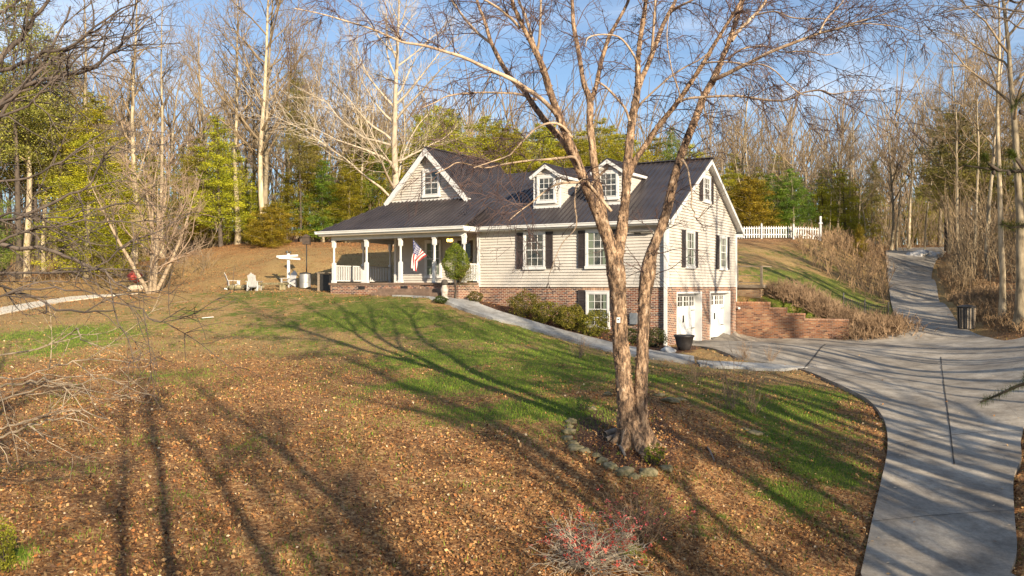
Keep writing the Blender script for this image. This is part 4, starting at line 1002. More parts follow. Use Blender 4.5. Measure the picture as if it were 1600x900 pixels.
def evergreen(seed, Ht, rad, n_tier=26, dens=9000, col=(.20, .22, .015), col2=(.52, .47, .03), first=.08, shape=.85, flat=.3, size=.115, gap=.25, r0=.16, droop=0.0, top=.16):
    rng = np.random.default_rng(seed); T = [wander(rng, (0, 0, -.3), (0, 0, 1), Ht + .2, 12, .012, .04)]; TR = [np.linspace(r0, .02, 12)]
    B = []; BR = []; C = []; CC = []
    col, col2 = np.array(col), np.array(col2); nb = n_tier * 7
    for i in range(nb):
        t = first + (1 - first) * (i + rng.random()) / nb
        if rng.random() < gap * .4: continue
        z = Ht * (round(t * n_tier) / n_tier + rng.normal() * .008) if gap > .25 else Ht * t; z = min(z, Ht * .99); a = rng.uniform(0, 2 * math.pi) if gap < .5 else rng.choice([0, 1, 2, 3, 4, 5]) * 1.05 + z * 1.7 + rng.normal() * .3
        L = rad * max(top, (1 - t) ** shape) * rng.choice([.45, .7, .9, 1.05, 1.3]) * (min(1, (t - first) * 6 + .55))
        d = np.array([math.cos(a), math.sin(a), rng.uniform(-.05, .35) - droop])
        x = np.clip(z / Ht * 11, 0, 10.9); k = int(x); p = T[0][k] + (T[0][k + 1] - T[0][k]) * (x - k)
        bp = wander(rng, p, d, L, 6, .07, -.02); B.append(bp); BR.append(np.linspace(.035, .006, 6) * (L / rad * .7 + .4))
        m = int(dens / nb * (L / rad) * 9) + 10
        s = rng.uniform(.18, 1.05, m) ** .8; xs = np.clip(s * 5, 0, 4.99); ks = xs.astype(int)
        q = bp[ks] + (bp[ks + 1] - bp[ks]) * (xs - ks)[:, None]
        sp = L * .24 * (1.15 - s)[:, None] + .06
        clump = rng.normal(size=(m, 3)) * sp * np.array([1, 1, .30 if flat > .4 else .8]) 
        C.append(q + clump); tone = rng.random()
        cc = col + (col2 - col) * np.clip(rng.normal(tone, .28, m), 0, 1)[:, None]; CC.append(cc * rng.uniform(.7, 1.2, (m, 1)))
    C = np.concatenate(C); CC = np.concatenate(CC)
    V, Q = leaves_vq(rng, C, rng.uniform(.6, 1.35, len(C)) * size, .42, flat, .25)
    root = empty('evergreen_tree')
    tb = join_vq([tubes(T, TR, 7), tubes(B, BR, 3)])
    np_mesh('trunk', tb[0], tb[1], M_bark_dk if seed % 2 else M_bark_far, root, smooth=True)
    np_mesh('crown', V, Q, M_fol, root, col=CC)
    return root
def shrub(seed, rx, rz, n=2600, cols=((.06, .085, .012), (.19, .19, .03)), size=.06, hollow=.55, open_=0.0, name='shrub'):
    rng = np.random.default_rng(seed); d = rng.normal(size=(n, 3)); d /= np.linalg.norm(d, axis=1, keepdims=True)
    ph = rng.uniform(0, 6, 6)
    lump = 1 + .16 * np.sin(d[:, 0] * 4 + ph[0]) * np.cos(d[:, 1] * 4.5 + ph[1]) + .14 * np.sin(d[:, 2] * 6 + ph[2] + d[:, 0] * 3) + .08 * np.sin(d[:, 0] * 11 + ph[3]) * np.sin(d[:, 1] * 12 + ph[4])
    r = (hollow + (1 - hollow) * rng.random(n) ** .5) * lump
    if open_:
        k = np.sin(d[:, 0] * 9 + ph[5]) * np.sin(d[:, 1] * 8 + ph[0]) * np.sin(d[:, 2] * 7 + ph[1]) > -open_ * .3; d, r = d[k], r[k]; n = len(r)
    C = d * r[:, None] * np.array([rx, rx, rz]) + [0, 0, rz * .98]
    C[:, 2] = np.maximum(C[:, 2], .02)
    c0, c1 = np.array(cols[0]), np.array(cols[1]); CC = c0 + (c1 - c0) * rng.random((n, 1)) ** 1.3
    V, Q = leaves_vq(rng, C, rng.uniform(.7, 1.3, n) * size, .5)
    root = empty(name); B = []; BR = []
    for i in range(14):
        a = rng.uniform(0, 6.28); B.append(wander(rng, (.03 * math.cos(a), .03 * math.sin(a), -.05), (math.cos(a) * .7, math.sin(a) * .7, 1), rz * rng.uniform(1.1, 1.7), 6, .12, .05)); BR.append(np.linspace(.016, .004, 6))
    tb = tubes(B, BR, 4); np_mesh('stems', tb[0], tb[1], M_bark_dk, root); np_mesh('foliage', V, Q, M_fol, root, col=CC)
    return root
def twig_bush(seed, h, spread, n=30, col=M_twig_far, r=.008, kids=5, name='bare_shrub', up=.06, wob=.12, crown='branches'):
    rng = np.random.default_rng(seed); B = []; BR = []
    for i in range(n):
        a = rng.uniform(0, 6.28); e = rng.uniform(.15, 1) * spread
        bp = wander(rng, (rng.normal() * .05, rng.normal() * .05, -.05), (math.cos(a) * e, math.sin(a) * e, 1), h * rng.uniform(.6, 1.1), 7, wob, up); B.append(bp); BR.append(np.linspace(r, r * .35, 7))
        for j in range(kids):
            x = rng.uniform(1.2, 5.9); k = int(x); q = bp[k] + (bp[k + 1] - bp[k]) * (x - k)
            B.append(wander(rng, q, perp(rng, unit(bp[k + 1] - bp[k]), rng.uniform(.4, 1)), h * rng.uniform(.15, .4), 7, wob * 1.3, up)); BR.append(np.linspace(r * .5, r * .22, 7))
    tb = tubes(B, BR, 4); root = empty(name); np_mesh(crown, tb[0], tb[1], col, root); return root, B

# ---- forest --------------------------------------------------------
bare_specs = [dict(Ht=19, r0=.20, first=.35, nb=18), dict(Ht=21, r0=.24, first=.45, nb=16), dict(Ht=17, r0=.13, first=.4, nb=14, spread=.6), dict(Ht=20, r0=.2, first=.3, nb=22, forks=2, spread=.85),
              dict(Ht=15, r0=.10, first=.35, nb=13, spread=.6), dict(Ht=18, r0=.17, first=.25, nb=22, spread=.9), dict(Ht=22, r0=.17, first=.5, nb=14, spread=.6), dict(Ht=16, r0=.15, first=.3, nb=22, forks=3, spread=.8)]
bare_proto = [mesh_tree('bare_tree', *bare_tree(100 + i, **s), M_bark_far, M_twig_far) for i, s in enumerate(bare_specs)]
bare_h = [s['Ht'] for s in bare_specs]
ev_specs = [dict(Ht=14, rad=2.9, dens=10000, gap=.3, shape=.5), dict(Ht=15, rad=2.7, dens=8500, gap=.8, first=.15, shape=.55), dict(Ht=12, rad=2.8, dens=9000, gap=.4, shape=.55, col=(.07, .15, .018), col2=(.26, .34, .035)),
            dict(Ht=18, rad=3.2, dens=7500, gap=.8, first=.42, shape=.5, top=.35, col=(.15, .16, .025), col2=(.36, .33, .07), size=.12), dict(Ht=7, rad=2.3, dens=8000, gap=.2, shape=.45, col=(.19, .18, .012), col2=(.52, .42, .03), first=.02)]
ev_proto = [evergreen(300 + i, **s) for i, s in enumerate(ev_specs)]
ev_h = [s['Ht'] for s in ev_specs]
used = set()
def place(protos, hs, k, px, D, top=None, label=None, cat='tree', group=None, rz=None, wide=1.0):
    """put a tree so that its base stands on the ground at column px, depth D; top = pixel row its tip reaches"""
    pr = protos[k]; o = copy_tree(pr); g = at(px, D); o.location = g; o.rotation_euler = (0, 0, RS.uniform(0, 6.28) if rz is None else rz)
    s = 1.0
    if top is not None: s = max(.25, (ZC + (HY - top) / F * D - g[2]) / hs[k])
    else: s = RS.uniform(.8, 1.12)
    o.scale = (s * wide, s * wide, s); tag(o, label, cat, group); return o
def region(px):
    for lim, s in [(90, 'at the far left edge'), (200, 'behind the yellow cedar on the left'), (330, 'behind the multi-stemmed yard tree'), (430, 'behind the garden chairs'), (600, 'left of the house gable'), (800, 'behind the cross gable roof'),
                   (980, 'behind the dormers'), (1130, 'behind the right gable'), (1290, 'behind the picket fence'), (1390, 'behind the brushy bank'), (1490, 'beyond the top of the drive'), (1700, 'right of the uphill drive')]:
        if px < lim: return s
    return 'at the far right edge'
forest = []
big = [(208, 66, -60, 0), (190, 69, 60, 1), (254, 67, -40, 6), (414, 66, -80, 5), (330, 70, 120, 4), (372, 68, -40, 0), (478, 70, 30, 2), (128, 64, -30, 1), (40, 62, -60, 0), (70, 66, 10, 2), (540, 72, 100, 2), (565, 70, 90, 0), (505, 68, 60, 4),
       (1175, 76, 190, 4), (1205, 80, 160, 7), (1240, 78, 150, 5), (1270, 84, 170, 2), (1310, 80, 150, 0), (1337, 78, 165, 3), (1392, 78, 140, 5), (1401, 76, 160, 2), (1420, 90, 150, 1), (1445, 82, 170, 4),
       (1500, 60, 40, 2), (1522, 56, 60, 6), (1545, 52, -20, 2), (1483, 70, 130, 4), (1120, 86, 190, 2), (1060, 88, 200, 0), (1150, 90, 180, 5)]
for px, D, top, k in big: forest.append((px, D, top, k))
rr_ = random.Random(11)
for i in range(140):
    px = rr_.uniform(-60, 1680); lo = 67
    if 560 < px < 1160: lo = 90
    if 1160 <= px < 1390: lo = 78
    if px > 1480: lo = 54 + (px < 1540) * 6
    D = lo + abs(rr_.gauss(0, 16)) + rr_.random() * 6
    if 1370 < px < 1490 and D < 88: D = 88 + rr_.random() * 20
    base = 75 if px < 560 else (185 if px < 1450 else 80)
    if 560 < px < 700: base = 130
    top = base + rr_.gauss(10, 38) + (D - 70) * .3
    forest.append((px, D, top, rr_.randrange(8)))
forest.sort(key=lambda f: f[0]); cnt = {}
ORD = ordn + ['seventeenth', 'eighteenth', 'nineteenth', 'twentieth'] + ['twenty-' + o for o in ordn[:9]] + ['thirtieth']
for px, D, top, k in forest:
    rg = region(px); cnt[rg] = cnt.get(rg, 0) + 1; c = cnt[rg]
    sz = 'tall' if top < 60 else ('slender' if k in (2, 4, 6) else 'bare')
    place(bare_proto, bare_h, k, px, D, top, f'{sz} leafless tree {rg}, {ORD[min(c, 30) - 1]} trunk from the left there', 'tree', 'bare trees of the wood around the house')
# one big pale spreading tree behind the left of the gable
sp_tr, sp_cr = bare_tree(777, Ht=19, r0=.30, first=.16, nb=30, spread=1.15, twig=1.0, low=True)
M_pale_bark = mat_noise('pale_bark', (.33, .27, .19), (.55, .46, .34), 2.5, .85, (2, 2, .6), .3, 12)  # pale bark of the spreading tree, noise-mottled
o = mesh_tree('bare_tree', sp_tr, sp_cr, M_pale_bark, M_pale_bark); o.location = at(620, 63); tag(o, 'large pale bare tree with wide low limbs just left of the porch gable', 'tree')
t0 = place([bare_proto[5]], [18], 0, 415, 64, -60, 'big pale bare tree towering behind the garden chairs', rz=2.0); t0.scale = (1.25, 1.25, 1.35)
for px, D, top in [(1566, 40, -120), (1592, 37, -150)]:
    place([o] if px < 0 else bare_proto, bare_h, 6 if px < 1580 else 1, px, D, top, 'pale slim trunk at the right edge, ' + ('nearer to the drive' if px < 1580 else 'cut by the frame edge'), 'tree', 'pale trunks at the right edge')
evs = [(135, 57, 205, 0, 'broad yellow-green cedar on the left edge of the back yard', 1.9), (30, 60, -20, 3, 'tall loose pine rising at the far left', 1.3), (95, 63, 60, 3, 'tiered yellowish pine behind the left cedar', 1.5), (345, 64, 178, 1, 'tiered green pine behind the fire pit with a bare broken top', 1.7), (425, 62, 318, 4, 'low golden evergreen at the wood edge right of the fire pit', 1.9),
       (398, 65, 330, 4, 'small golden evergreen left of the low one', 1.0), (470, 66, 110, 3, 'tall thin pine with a sparse top left of the house', .9), (505, 67, 250, 2, 'dark green evergreen left of the porch roof', 1.6), (545, 67, 245, 0, 'yellow-green evergreen behind the porch roof', 1.6), (575, 72, 200, 2, 'dark evergreen behind the left slope of the gable', 1.5),
       (700, 74, 172, 0, 'bright evergreen above the cross gable roof', 1.9), (748, 76, 180, 0, 'round topped evergreen behind the cross gable ridge', 1.9), (795, 76, 195, 0, 'green evergreen behind the left dormer side', 1.9), (838, 78, 190, 0, 'pointed evergreen behind the left dormer', 1.7), (880, 78, 205, 0, 'evergreen behind the birch between the dormers', 1.9),
       (940, 80, 185, 0, 'narrow evergreen behind the right dormer', 1.6), (990, 80, 205, 0, 'evergreen behind the ridge right of the birch', 1.8), (1050, 80, 198, 2, 'dark pointed evergreen behind the main ridge', .9), (1095, 82, 235, 0, 'evergreen peeking over the right gable', 1.0),
       (1140, 74, 262, 0, 'yellow-green evergreen just right of the gable', 2.0), (1170, 72, 275, 4, 'bushy golden evergreen behind the picket fence', 1.5), (1208, 74, 270, 2, 'dark evergreen above the picket fence', 1.9), (1240, 73, 262, 2, 'dark green pointed pine behind the fence end', 1.6), (1262, 76, 300, 2, 'small dark evergreen behind the tall fence post', 1.0), (1320, 76, 265, 1, 'open green pine behind the brushy bank', 1.8),
       (1342, 62, 350, 4, 'tiny bright green cedar on top of the brushy bank', .8), (1495, 64, 165, 3, 'tall olive pine right of the top of the drive', 2.3), (1362, 84, 250, 3, 'thin pine left of the top of the drive', 1.0), (1525, 70, 200, 3, 'second olive pine at the right wood edge', 1.1), (-20, 58, 250, 2, 'evergreen cut off by the left edge of the frame', 1.2), (615, 74, 215, 0, 'yellow-green evergreen behind the pale spreading tree', 1.1), (658, 78, 180, 1, 'thin green pine behind the gable peak', 1.0)]
more = [(300, 67, 250, 1), (318, 72, 215, 0), (372, 70, 235, 0), (392, 69, 285, 0), (448, 68, 270, 1), (488, 68, 215, 0), (528, 69, 285, 1), (560, 72, 180, 0), (160, 62, 150, 1), (185, 66, 250, 0), (60, 66, 130, 3), (5, 64, 100, 3), (225, 74, 230, 0), (675, 82, 165, 0), (722, 84, 170, 1), (770, 84, 185, 1), (815, 84, 200, 0), (860, 84, 195, 1), (905, 84, 205, 0), (965, 86, 195, 0), (1020, 86, 210, 0), (1075, 84, 225, 0),
        (1155, 82, 240, 1), (1190, 80, 260, 0), (1225, 82, 240, 1), (1285, 82, 270, 1), (1305, 84, 255, 0), (1338, 84, 280, 1), (1365, 94, 290, 0), (1430, 104, 290, 1), (1455, 100, 270, 0), (1478, 74, 230, 3), (1512, 72, 190, 3), (1550, 66, 240, 3), (1580, 64, 200, 3), (1610, 60, 230, 1)]
cnt2 = {}
for px, D, top, k in more:
    rg = region(px); cnt2[rg] = cnt2.get(rg, 0) + 1
    evs.append((px, D, top, k, f'{ordn[cnt2[rg] - 1]} soft green pine, counted from the left, {rg}', RS.uniform(1.5, 2.0)))
for px, D, top, k, lab, w in evs: place(ev_proto, ev_h, k, px, D, top, lab, 'evergreen tree', 'evergreens around the clearing', wide=w)
# saplings & brush in the wood: nobody could count it
def stalks(name, pts, hmin, hmax, r, mat, seed, label=None, cat=None, n=5, wob=.1, spread=.35, kids=1, sides=3):
    rng = np.random.default_rng(seed); B = []; BR = []
    for p in pts:
        h = rng.uniform(hmin, hmax); d = (rng.normal() * spread, rng.normal() * spread, 1); bp = wander(rng, p, d, h, n, wob, .03); B.append(bp); rr = r * rng.uniform(.6, 1.3); BR.append(np.linspace(rr, rr * .35, n))
        for _ in range(kids):
            k = rng.integers(1, n - 1); B.append(wander(rng, bp[k], perp(rng, unit(bp[k + 1] - bp[k]), .6), h * rng.uniform(.25, .5), n, wob, .05)); BR.append(np.linspace(rr * .6, rr * .25, n))
    tb = tubes(B, BR, sides); o = np_mesh(name, tb[0], tb[1], mat); return tag(o, label, cat, kind='stuff')
rng = np.random.default_rng(55)
def scatter_px(n, x0, x1, D0, D1):
    px = rng.uniform(x0, x1, n); D = D0 + (D1 - D0) * rng.random(n) ** 1.2; X = (px - 800) / F * D; return np.stack([X, D, H(X, D) - .05], 1)
pts = np.concatenate([scatter_px(800, -80, 600, 68, 100), scatter_px(160, 600, 1130, 90, 115), scatter_px(380, 1130, 1420, 82, 115), scatter_px(800, 1490, 1760, 50, 95), scatter_px(300, 1380, 1500, 92, 125)])
stalks('undergrowth', pts, 1.5, 7.5, .03, mat_noise('undergrowth_stems', (.10, .07, .04), (.32, .23, .13), .6, .95), 56, 'tangle of thin leafless saplings filling the wood', 'undergrowth', n=6, kids=5, spread=.2)
pts = np.concatenate([scatter_px(520, -150, 1750, 105, 170)])
M_far = mat_noise('far_wood_bark', (.12, .09, .06), (.28, .21, .14), .5, .95, (1, 1, .3))
stalks('far_woods', pts, 12, 20, .14, M_far, 57, 'hazy mass of distant bare trunks behind the wood', 'woods', n=7, kids=12, spread=.1, wob=.06)
# ground brush on the bank above the wall and along the drive
M_brush = mat_noise('dry_brown_brush', (.10, .065, .035), (.46, .30, .16), 1.4, .95)
M_brush2 = mat_noise('grey_brown_brush', (.14, .085, .045), (.40, .27, .16), 1.5, .95)
def scatter_poly(n, poly_px):
    poly = [G(*q)[:2] for q in poly_px]; poly = np.array(poly); lo, hi = poly.min(0), poly.max(0); out = []
    while sum(len(o) for o in out) < n:
        X = rng.uniform(lo[0], hi[0], n * 3); Y = rng.uniform(lo[1], hi[1], n * 3); k = inpoly(X, Y, poly); out.append(np.stack([X[k], Y[k]], 1))
    o = np.concatenate(out)[:n]; return np.column_stack([o, H(o[:, 0], o[:, 1]) - .03])
bank = scatter_poly(5200, [(1240, 382), (1262, 372), (1300, 372), (1350, 385), (1383, 400), (1386, 440), (1388, 478), (1360, 470), (1330, 455), (1290, 432), (1262, 408)])
stalks('bank_brush', bank, .5, 1.45, .026, M_brush, 60, 'tall dry brown weeds covering the bank left of the uphill drive', 'weeds', kids=4, spread=.3)
brush2 = []
for px, py, rx, ry, n in [(1215, 470, 2.2, 1.0, 900)]:
    pass
p1 = []
for i in range(1000):
    a = rng.uniform(0, 6.28); r = rng.random() ** .5; lx_, ly_ = 2.9 + 1.7 * r * math.cos(a), 11.0 + .9 * r * math.sin(a); w = L2W(lx_, ly_); p1.append([w[0], w[1], h1(w[0], w[1]) - .05])
stalks('dead_brush', p1, .3, .95, .018, M_brush2, 61, 'reddish grey dead brush heaped behind the brick wall', 'brush', kids=4, spread=.35, wob=.16)
p1 = []
for i in range(2400):
    t = rng.random(); w = L2W(3.4 + 3.8 * t, 10.0 + rng.uniform(-.3, .8)); w2 = G(1385, 512); q = w[:2] * (1 - t * .5) + w2[:2] * t * .5 + rng.normal(size=2) * .5
    if W2L(*q)[1] < 9.75 and W2L(*q)[0] < 5.1: continue
    p1.append([q[0], q[1], h1(*q) - .05])
stalks('grey_brush', p1, .3, .95, .018, M_brush2, 62, 'pale grey dead stems spilling over the low end of the brick wall', 'brush', kids=4, spread=.6, wob=.2)
bank2 = scatter_poly(2600, [(1466, 420), (1500, 425), (1560, 455), (1620, 505), (1620, 528), (1560, 520), (1515, 503), (1492, 478), (1474, 450)])
stalks('drive_edge_brush', bank2, .15, .6, .018, M_brush, 63, 'dry tan weeds along the right edge of the uphill drive', 'weeds', kids=3, spread=.4)
e_ = scatter_px(900, 1480, 1800, 37, 62); e_ = e_[(e_[:, 1] > 50) | (e_[:, 0] > .57 * e_[:, 1])]; e_ = e_[~((e_[:, 1] < 45) & (e_[:, 0] < 23.5))]
stalks('right_thicket', e_, .6, 2.6, .014, M_twig_far, 64, 'thicket of thin brown branches at the right wood edge', 'thicket', kids=6, spread=.5, wob=.14)
e_ = scatter_px(500, -100, 330, 50, 60)
stalks('left_thicket', e_[e_[:, 1] > 54], .6, 2.6, .016, M_twig_far, 65, 'thin brown stems along the left wood edge', 'thicket', kids=5, spread=.4, wob=.14)
# multi stem yard tree
tr, cr = bare_tree(900, Ht=8.5, r0=.17, first=.12, nb=34, spread=.95, forks=7, lean=.25, twig=1.6)
o = mesh_tree('yard_tree', tr, cr, mat_noise('tan_bark', (.22, .16, .10), (.42, .32, .21), 4, .9, (2, 2, .6)), mat_noise('tan_twigs', (.24, .165, .11), (.36, .26, .18), 3, .9)); o.location = at(238, 46.5); tag(o, 'many stemmed bare shrubby tree beside the red ball', 'tree')

# ---- front shrubs ----------------------------------------------------
def put(o, lx_=None, ly_=None, g=None, s=1, rz=None, **kw):
    w = L2W(lx_, ly_) if g is None else g; o.location = (w[0], w[1], h1(w[0], w[1])); o.scale = (s,) * 3; o.rotation_euler = (0, 0, rz or 0); return tag(o, **kw)
YG = ((.07, .09, .01), (.36, .32, .04)); 
put(shrub(1, .66, .52, 7500, YG), -3.55, -1.35, label='rounded olive green shrub left of the basement window', cat='shrub', group='clipped shrubs along the front wall')
put(shrub(2, .62, .50, 6500, YG, open_=.5), -2.55, -1.35, label='rounded olive green shrub under the basement window behind the trunk', cat='shrub', group='clipped shrubs along the front wall')
put(shrub(3, .55, .44, 4200, YG, open_=.9), -4.75, -1.4, label='half bare shrub, second from the round olive one', cat='shrub', group='clipped shrubs along the front wall')
put(shrub(4, .68, .52, 4500, YG, open_=1.0), -5.75, -1.35, label='sparse leggy shrub, leftmost along the brick wall', cat='shrub', group='clipped shrubs along the front wall')
put(shrub(5, .50, .36, 2200, ((.03, .045, .01), (.11, .12, .03))), -.25, -.75, label='low dark shrub at the corner left of the downspout', cat='shrub', group='clipped shrubs along the front wall')
put(shrub(6, .45, .34, 1500, ((.03, .045, .01), (.09, .10, .02))), -1.2, -1.0, label='low dark shrub hidden between the two birch trunks', cat='shrub', group='clipped shrubs along the front wall')
put(shrub(7, .35, .25, 1100, ((.04, .06, .01), (.2, .14, .04))), -8.2, -1.3, label='small low leafy plant right of the garden statue', cat='shrub')
put(shrub(8, .30, .16, 900, ((.03, .045, .01), (.08, .10, .02))), -9.0, -2.75, label='dark low ground shrub below the garden statue', cat='shrub')
# topiary on a stem
tp = empty('topiary_tree'); rng2 = np.random.default_rng(8)
d = rng2.normal(size=(9000, 3)); d /= np.linalg.norm(d, axis=1, keepdims=True); prof = np.where(d[:, 2] > 0, 1, 1) 
lump = 1 + .07 * np.sin(d[:, 0] * 7) * np.sin(d[:, 1] * 6 + 1) + .06 * np.sin(d[:, 2] * 9 + d[:, 0] * 4)
C = d * (.78 + .22 * rng2.random(9000) ** .5)[:, None] * lump[:, None] * np.array([.60, .60, .80]); C[:, :2] *= (1 - .33 * np.clip(C[:, 2:3] / .8, 0, 1)); C[:, 2] += 1.62
CC = np.array([.045, .08, .008]) + np.array([.17, .16, .015]) * rng2.random((9000, 1)); V, Q = leaves_vq(rng2, C, .055, .5)
np_mesh('foliage', V, Q, M_fol, tp, col=CC)
C2 = rng2.normal(size=(1600, 3)) * [.22, .2, .28] + [.42, -.1, 1.15]; V, Q = leaves_vq(rng2, C2, .05, .5); np_mesh('side_growth', V, Q, M_fol, tp, col=np.array([.10, .085, .02]) + np.array([.1, .08, .02]) * rng2.random((1600, 1)))
tb = tubes([np.array([[0, 0, -.1], [.02, 0, .4], [-.03, .02, .8], [0, 0, 1.5]]), np.array([[.02, 0, .3], [.14, -.02, .6], [.25, -.05, .9], [.42, -.1, 1.3]])], [np.array([.075, .06, .055, .04]), np.array([.04, .03, .025, .012])], 8)
np_mesh('trunk', tb[0], tb[1], M_bark_dk, tp, smooth=True); put(tp, g=G(712, 468), label='egg shaped clipped evergreen on a dark stem in front of the porch', cat='topiary')

# red berry bush in the foreground, saplings, dead weeds
M_palebr = mat_noise('pale_thorny_stems', (.28, .22, .15), (.58, .49, .36), 6, .85)
bb, B = twig_bush(31, .95, 1.7, 85, M_palebr, .0085, 8, 'berry_bush', up=-.05, wob=.27)
g = G(915, 885); bb.location = g; bb.scale = (1.25, 1.1, .9); tag(bb, 'low thorny bush with pale tangled stems and red blossoms in the foreground', 'bush')
rngb = np.random.default_rng(5); tips = np.concatenate([b_[3:] for b_ in B]); tips = tips[tips[:, 2] > .25]; tips = tips[rngb.integers(0, len(tips), 190)]
C = (tips[:, None] + rngb.normal(size=(len(tips), 9, 3)) * .016).reshape(-1, 3); V, Q = leaves_vq(rngb, C, rngb.uniform(.016, .034, len(C)), .8); np_mesh('blossoms', V, Q, M_fol, bb, col=np.array([.42, .03, .03]) + np.array([.32, .14, .09]) * rngb.random((len(C), 1)))
b2, B = twig_bush(32, 1.0, 1.2, 50, mat_noise('thin_dark_stems', (.12, .08, .05), (.26, .18, .11), 6, .85), .006, 5, 'berry_bush', up=0, wob=.2)
b2.location = G(1000, 850); tag(b2, 'thin dark stemmed bush with few pink buds right of the thorny one', 'bush')
tips = np.concatenate([b_[4:] for b_ in B]); tips = tips[rngb.integers(0, len(tips), 90)]; C = (tips[:, None] + rngb.normal(size=(len(tips), 6, 3)) * .015).reshape(-1, 3); V, Q = leaves_vq(rngb, C, .028, .8); np_mesh('blossoms', V, Q, M_fol, b2, col=np.array([.4, .06, .08]) + np.array([.25, .1, .1]) * rngb.random((len(C), 1)))
M_stem = mat_noise('dry_stems', (.20, .13, .08), (.38, .27, .17), 6, .9)
for i, (px, py, h, lab) in enumerate([(1140, 640, 1.5, 'bare twiggy sapling right of the birch, larger'), (1178, 648, 1.1, 'bare twiggy sapling right of the larger one'), (1085, 600, .9, 'small dry shrub beside the end of the walk'), (1165, 562, .7, 'thin seed heads beside the garage walk, left clump'), (1205, 566, .6, 'thin seed heads beside the garage walk, right clump'), (905, 560, .8, 'twiggy dry plant below the walk left of the birch')]):
    o, _ = twig_bush(40 + i, h, .8, 16, M_stem, .007, 6, 'bare_shrub', wob=.14); o.location = G(px, py); tag(o, lab, 'shrub')
o = shrub(50, .28, .30, 500, ((.02, .05, .01), (.05, .10, .02)), .05, name='grass_tuft'); o.scale = (.6, .6, .6); o.location = G(912, 642); tag(o, 'dark green tuft of leaves left of the birch', 'plant')
o = shrub(51, .20, .20, 260, ((.10, .14, .01), (.25, .26, .02)), .06, name='grass_tuft'); o.location = G(1022, 725); tag(o, 'yellow green weed tuft among the ring stones', 'plant')
# small yellow-green bush cut by the bottom left corner
o = shrub(52, .28, .32, 2500, ((.12, .13, .01), (.32, .30, .03)), .035); o.location = G(-14, 899); tag(o, 'yellow green bush cut by the lower left corner of the frame', 'bush')
# ------------------------------------------------------------------ the river birch
M_birch, nt, b = new_mat('peeling_birch_bark')
v = coords(nt, 'Object', (1, 1, .4)); n1 = noise(nt, v, 13, 8, .78)
c = ramp(nt, n1, [(.36, (.03, .022, .017)), (.45, (.13, .085, .055)), (.52, (.34, .215, .125)), (.59, (.54, .38, .24)), (.68, (.70, .57, .42))])
pv = voro(nt, coords(nt, 'Object', (1, 1, .45)), 9, 'Distance'); c = mix(nt, .4, c, ramp(nt, pv, [(.15, (1.3, 1.25, 1.2)), (.6, (.6, .57, .55))]), 'MULTIPLY')
nt.links.new(c, b.inputs['Base Color']); b.inputs['Roughness'].default_value = .85
hs = nt.nodes.new('ShaderNodeMath'); hs.operation = 'SUBTRACT'; nt.links.new(n1, hs.inputs[0]); nt.links.new(pv, hs.inputs[1]); bump(nt, b, hs.outputs[0], .9, .05)
M_btwig = mat_noise('birch_twigs', (.060, .035, .035), (.16, .10, .08), 2, .8)
M_limb = mat_noise('pale_birch_limb', (.26, .17, .10), (.55, .42, .29), 5, .8, (1, 1, 1), .3, 20)
rng = np.random.default_rng(77); D0 = 17.3
birch = tag(empty('birch_tree', at(990, 17.3)), 'large river birch with peeling orange bark and two stems in front of the house', 'tree'); BO = np.array(birch.location)
def limb(pts, d0, d1, k=5):
    """(px, py, radius in px) traced along the stem; the depth runs from d0 to d1"""
    n = len(pts); Dp = np.linspace(d0, d1, n); p3 = [np.append(P(x, y, D), r * (.63 if r > 14 else .56 if r > 5 else .54) * D / F) for (x, y, r), D in zip(pts, Dp)]; out = []
    for i in range(n - 1):
        q0, q1, q2, q3 = p3[max(i - 1, 0)], p3[i], p3[i + 1], p3[min(i + 2, n - 1)]
        for j in range(k):
            t = j / k; out.append(.5 * (2 * q1 + (q2 - q0) * t + (2 * q0 - 5 * q1 + 4 * q2 - q3) * t * t + (3 * q1 - q0 - 3 * q2 + q3) * t ** 3))
    out.append(p3[-1]); out = np.array(out); return out[:, :3] - BO, np.maximum(out[:, 3], .004)
def roughen(V, amp, sc, seed):
    from mathutils import noise as mn
    o = Vector((seed, seed * 2, 0)); out = V.copy()
    return out
L_ = {}
L_['A'] = limb([(986, 712, 42), (986, 690, 35), (980, 660, 25), (976, 610, 20), (972, 560, 20), (968, 510, 19), (966, 460, 20), (962, 425, 22), (958, 395, 20)], 17.3, 17.2)
L_['B'] = limb([(998, 708, 38), (999, 680, 27), (1000, 640, 19.5), (1002, 590, 16.5), (1004, 540, 15.5), (1006, 490, 15.5), (1008, 455, 17), (1013, 425, 18), (1017, 400, 15), (1027, 370, 13.5), (1040, 337, 13), (1048, 301, 12.5), (1057, 266, 11.5), (1068, 232, 10.5), (1087, 185, 10), (1100, 150, 10), (1116, 122, 9.5), (1127, 95, 7.5), (1140, 62, 6.5), (1150, 32, 6), (1160, 0, 5.5), (1172, -60, 4), (1190, -130, 2)], 17.2, 17.9)
L_['A1'] = limb([(958, 400, 17), (945, 360, 15.5), (930, 320, 15), (916, 290, 14), (905, 262, 13), (892, 228, 12), (875, 185, 10.5), (860, 145, 10), (850, 112, 9), (837, 80, 8.5), (820, 47, 6.5), (807, 20, 5.5), (800, 0, 5), (790, -60, 4), (775, -130, 2)], 17.2, 16.4)
L_['A2'] = limb([(962, 410, 17), (970, 370, 15), (975, 330, 13.5), (978, 300, 12.5), (980, 262, 13), (984, 220, 11.5), (988, 185, 11), (995, 150, 10), (997, 120, 7.5), (997, 95, 7), (1000, 62, 6.5), (1005, 32, 6), (1009, 0, 5.5), (1014, -70, 4), (1010, -140, 2)], 17.2, 17.6)
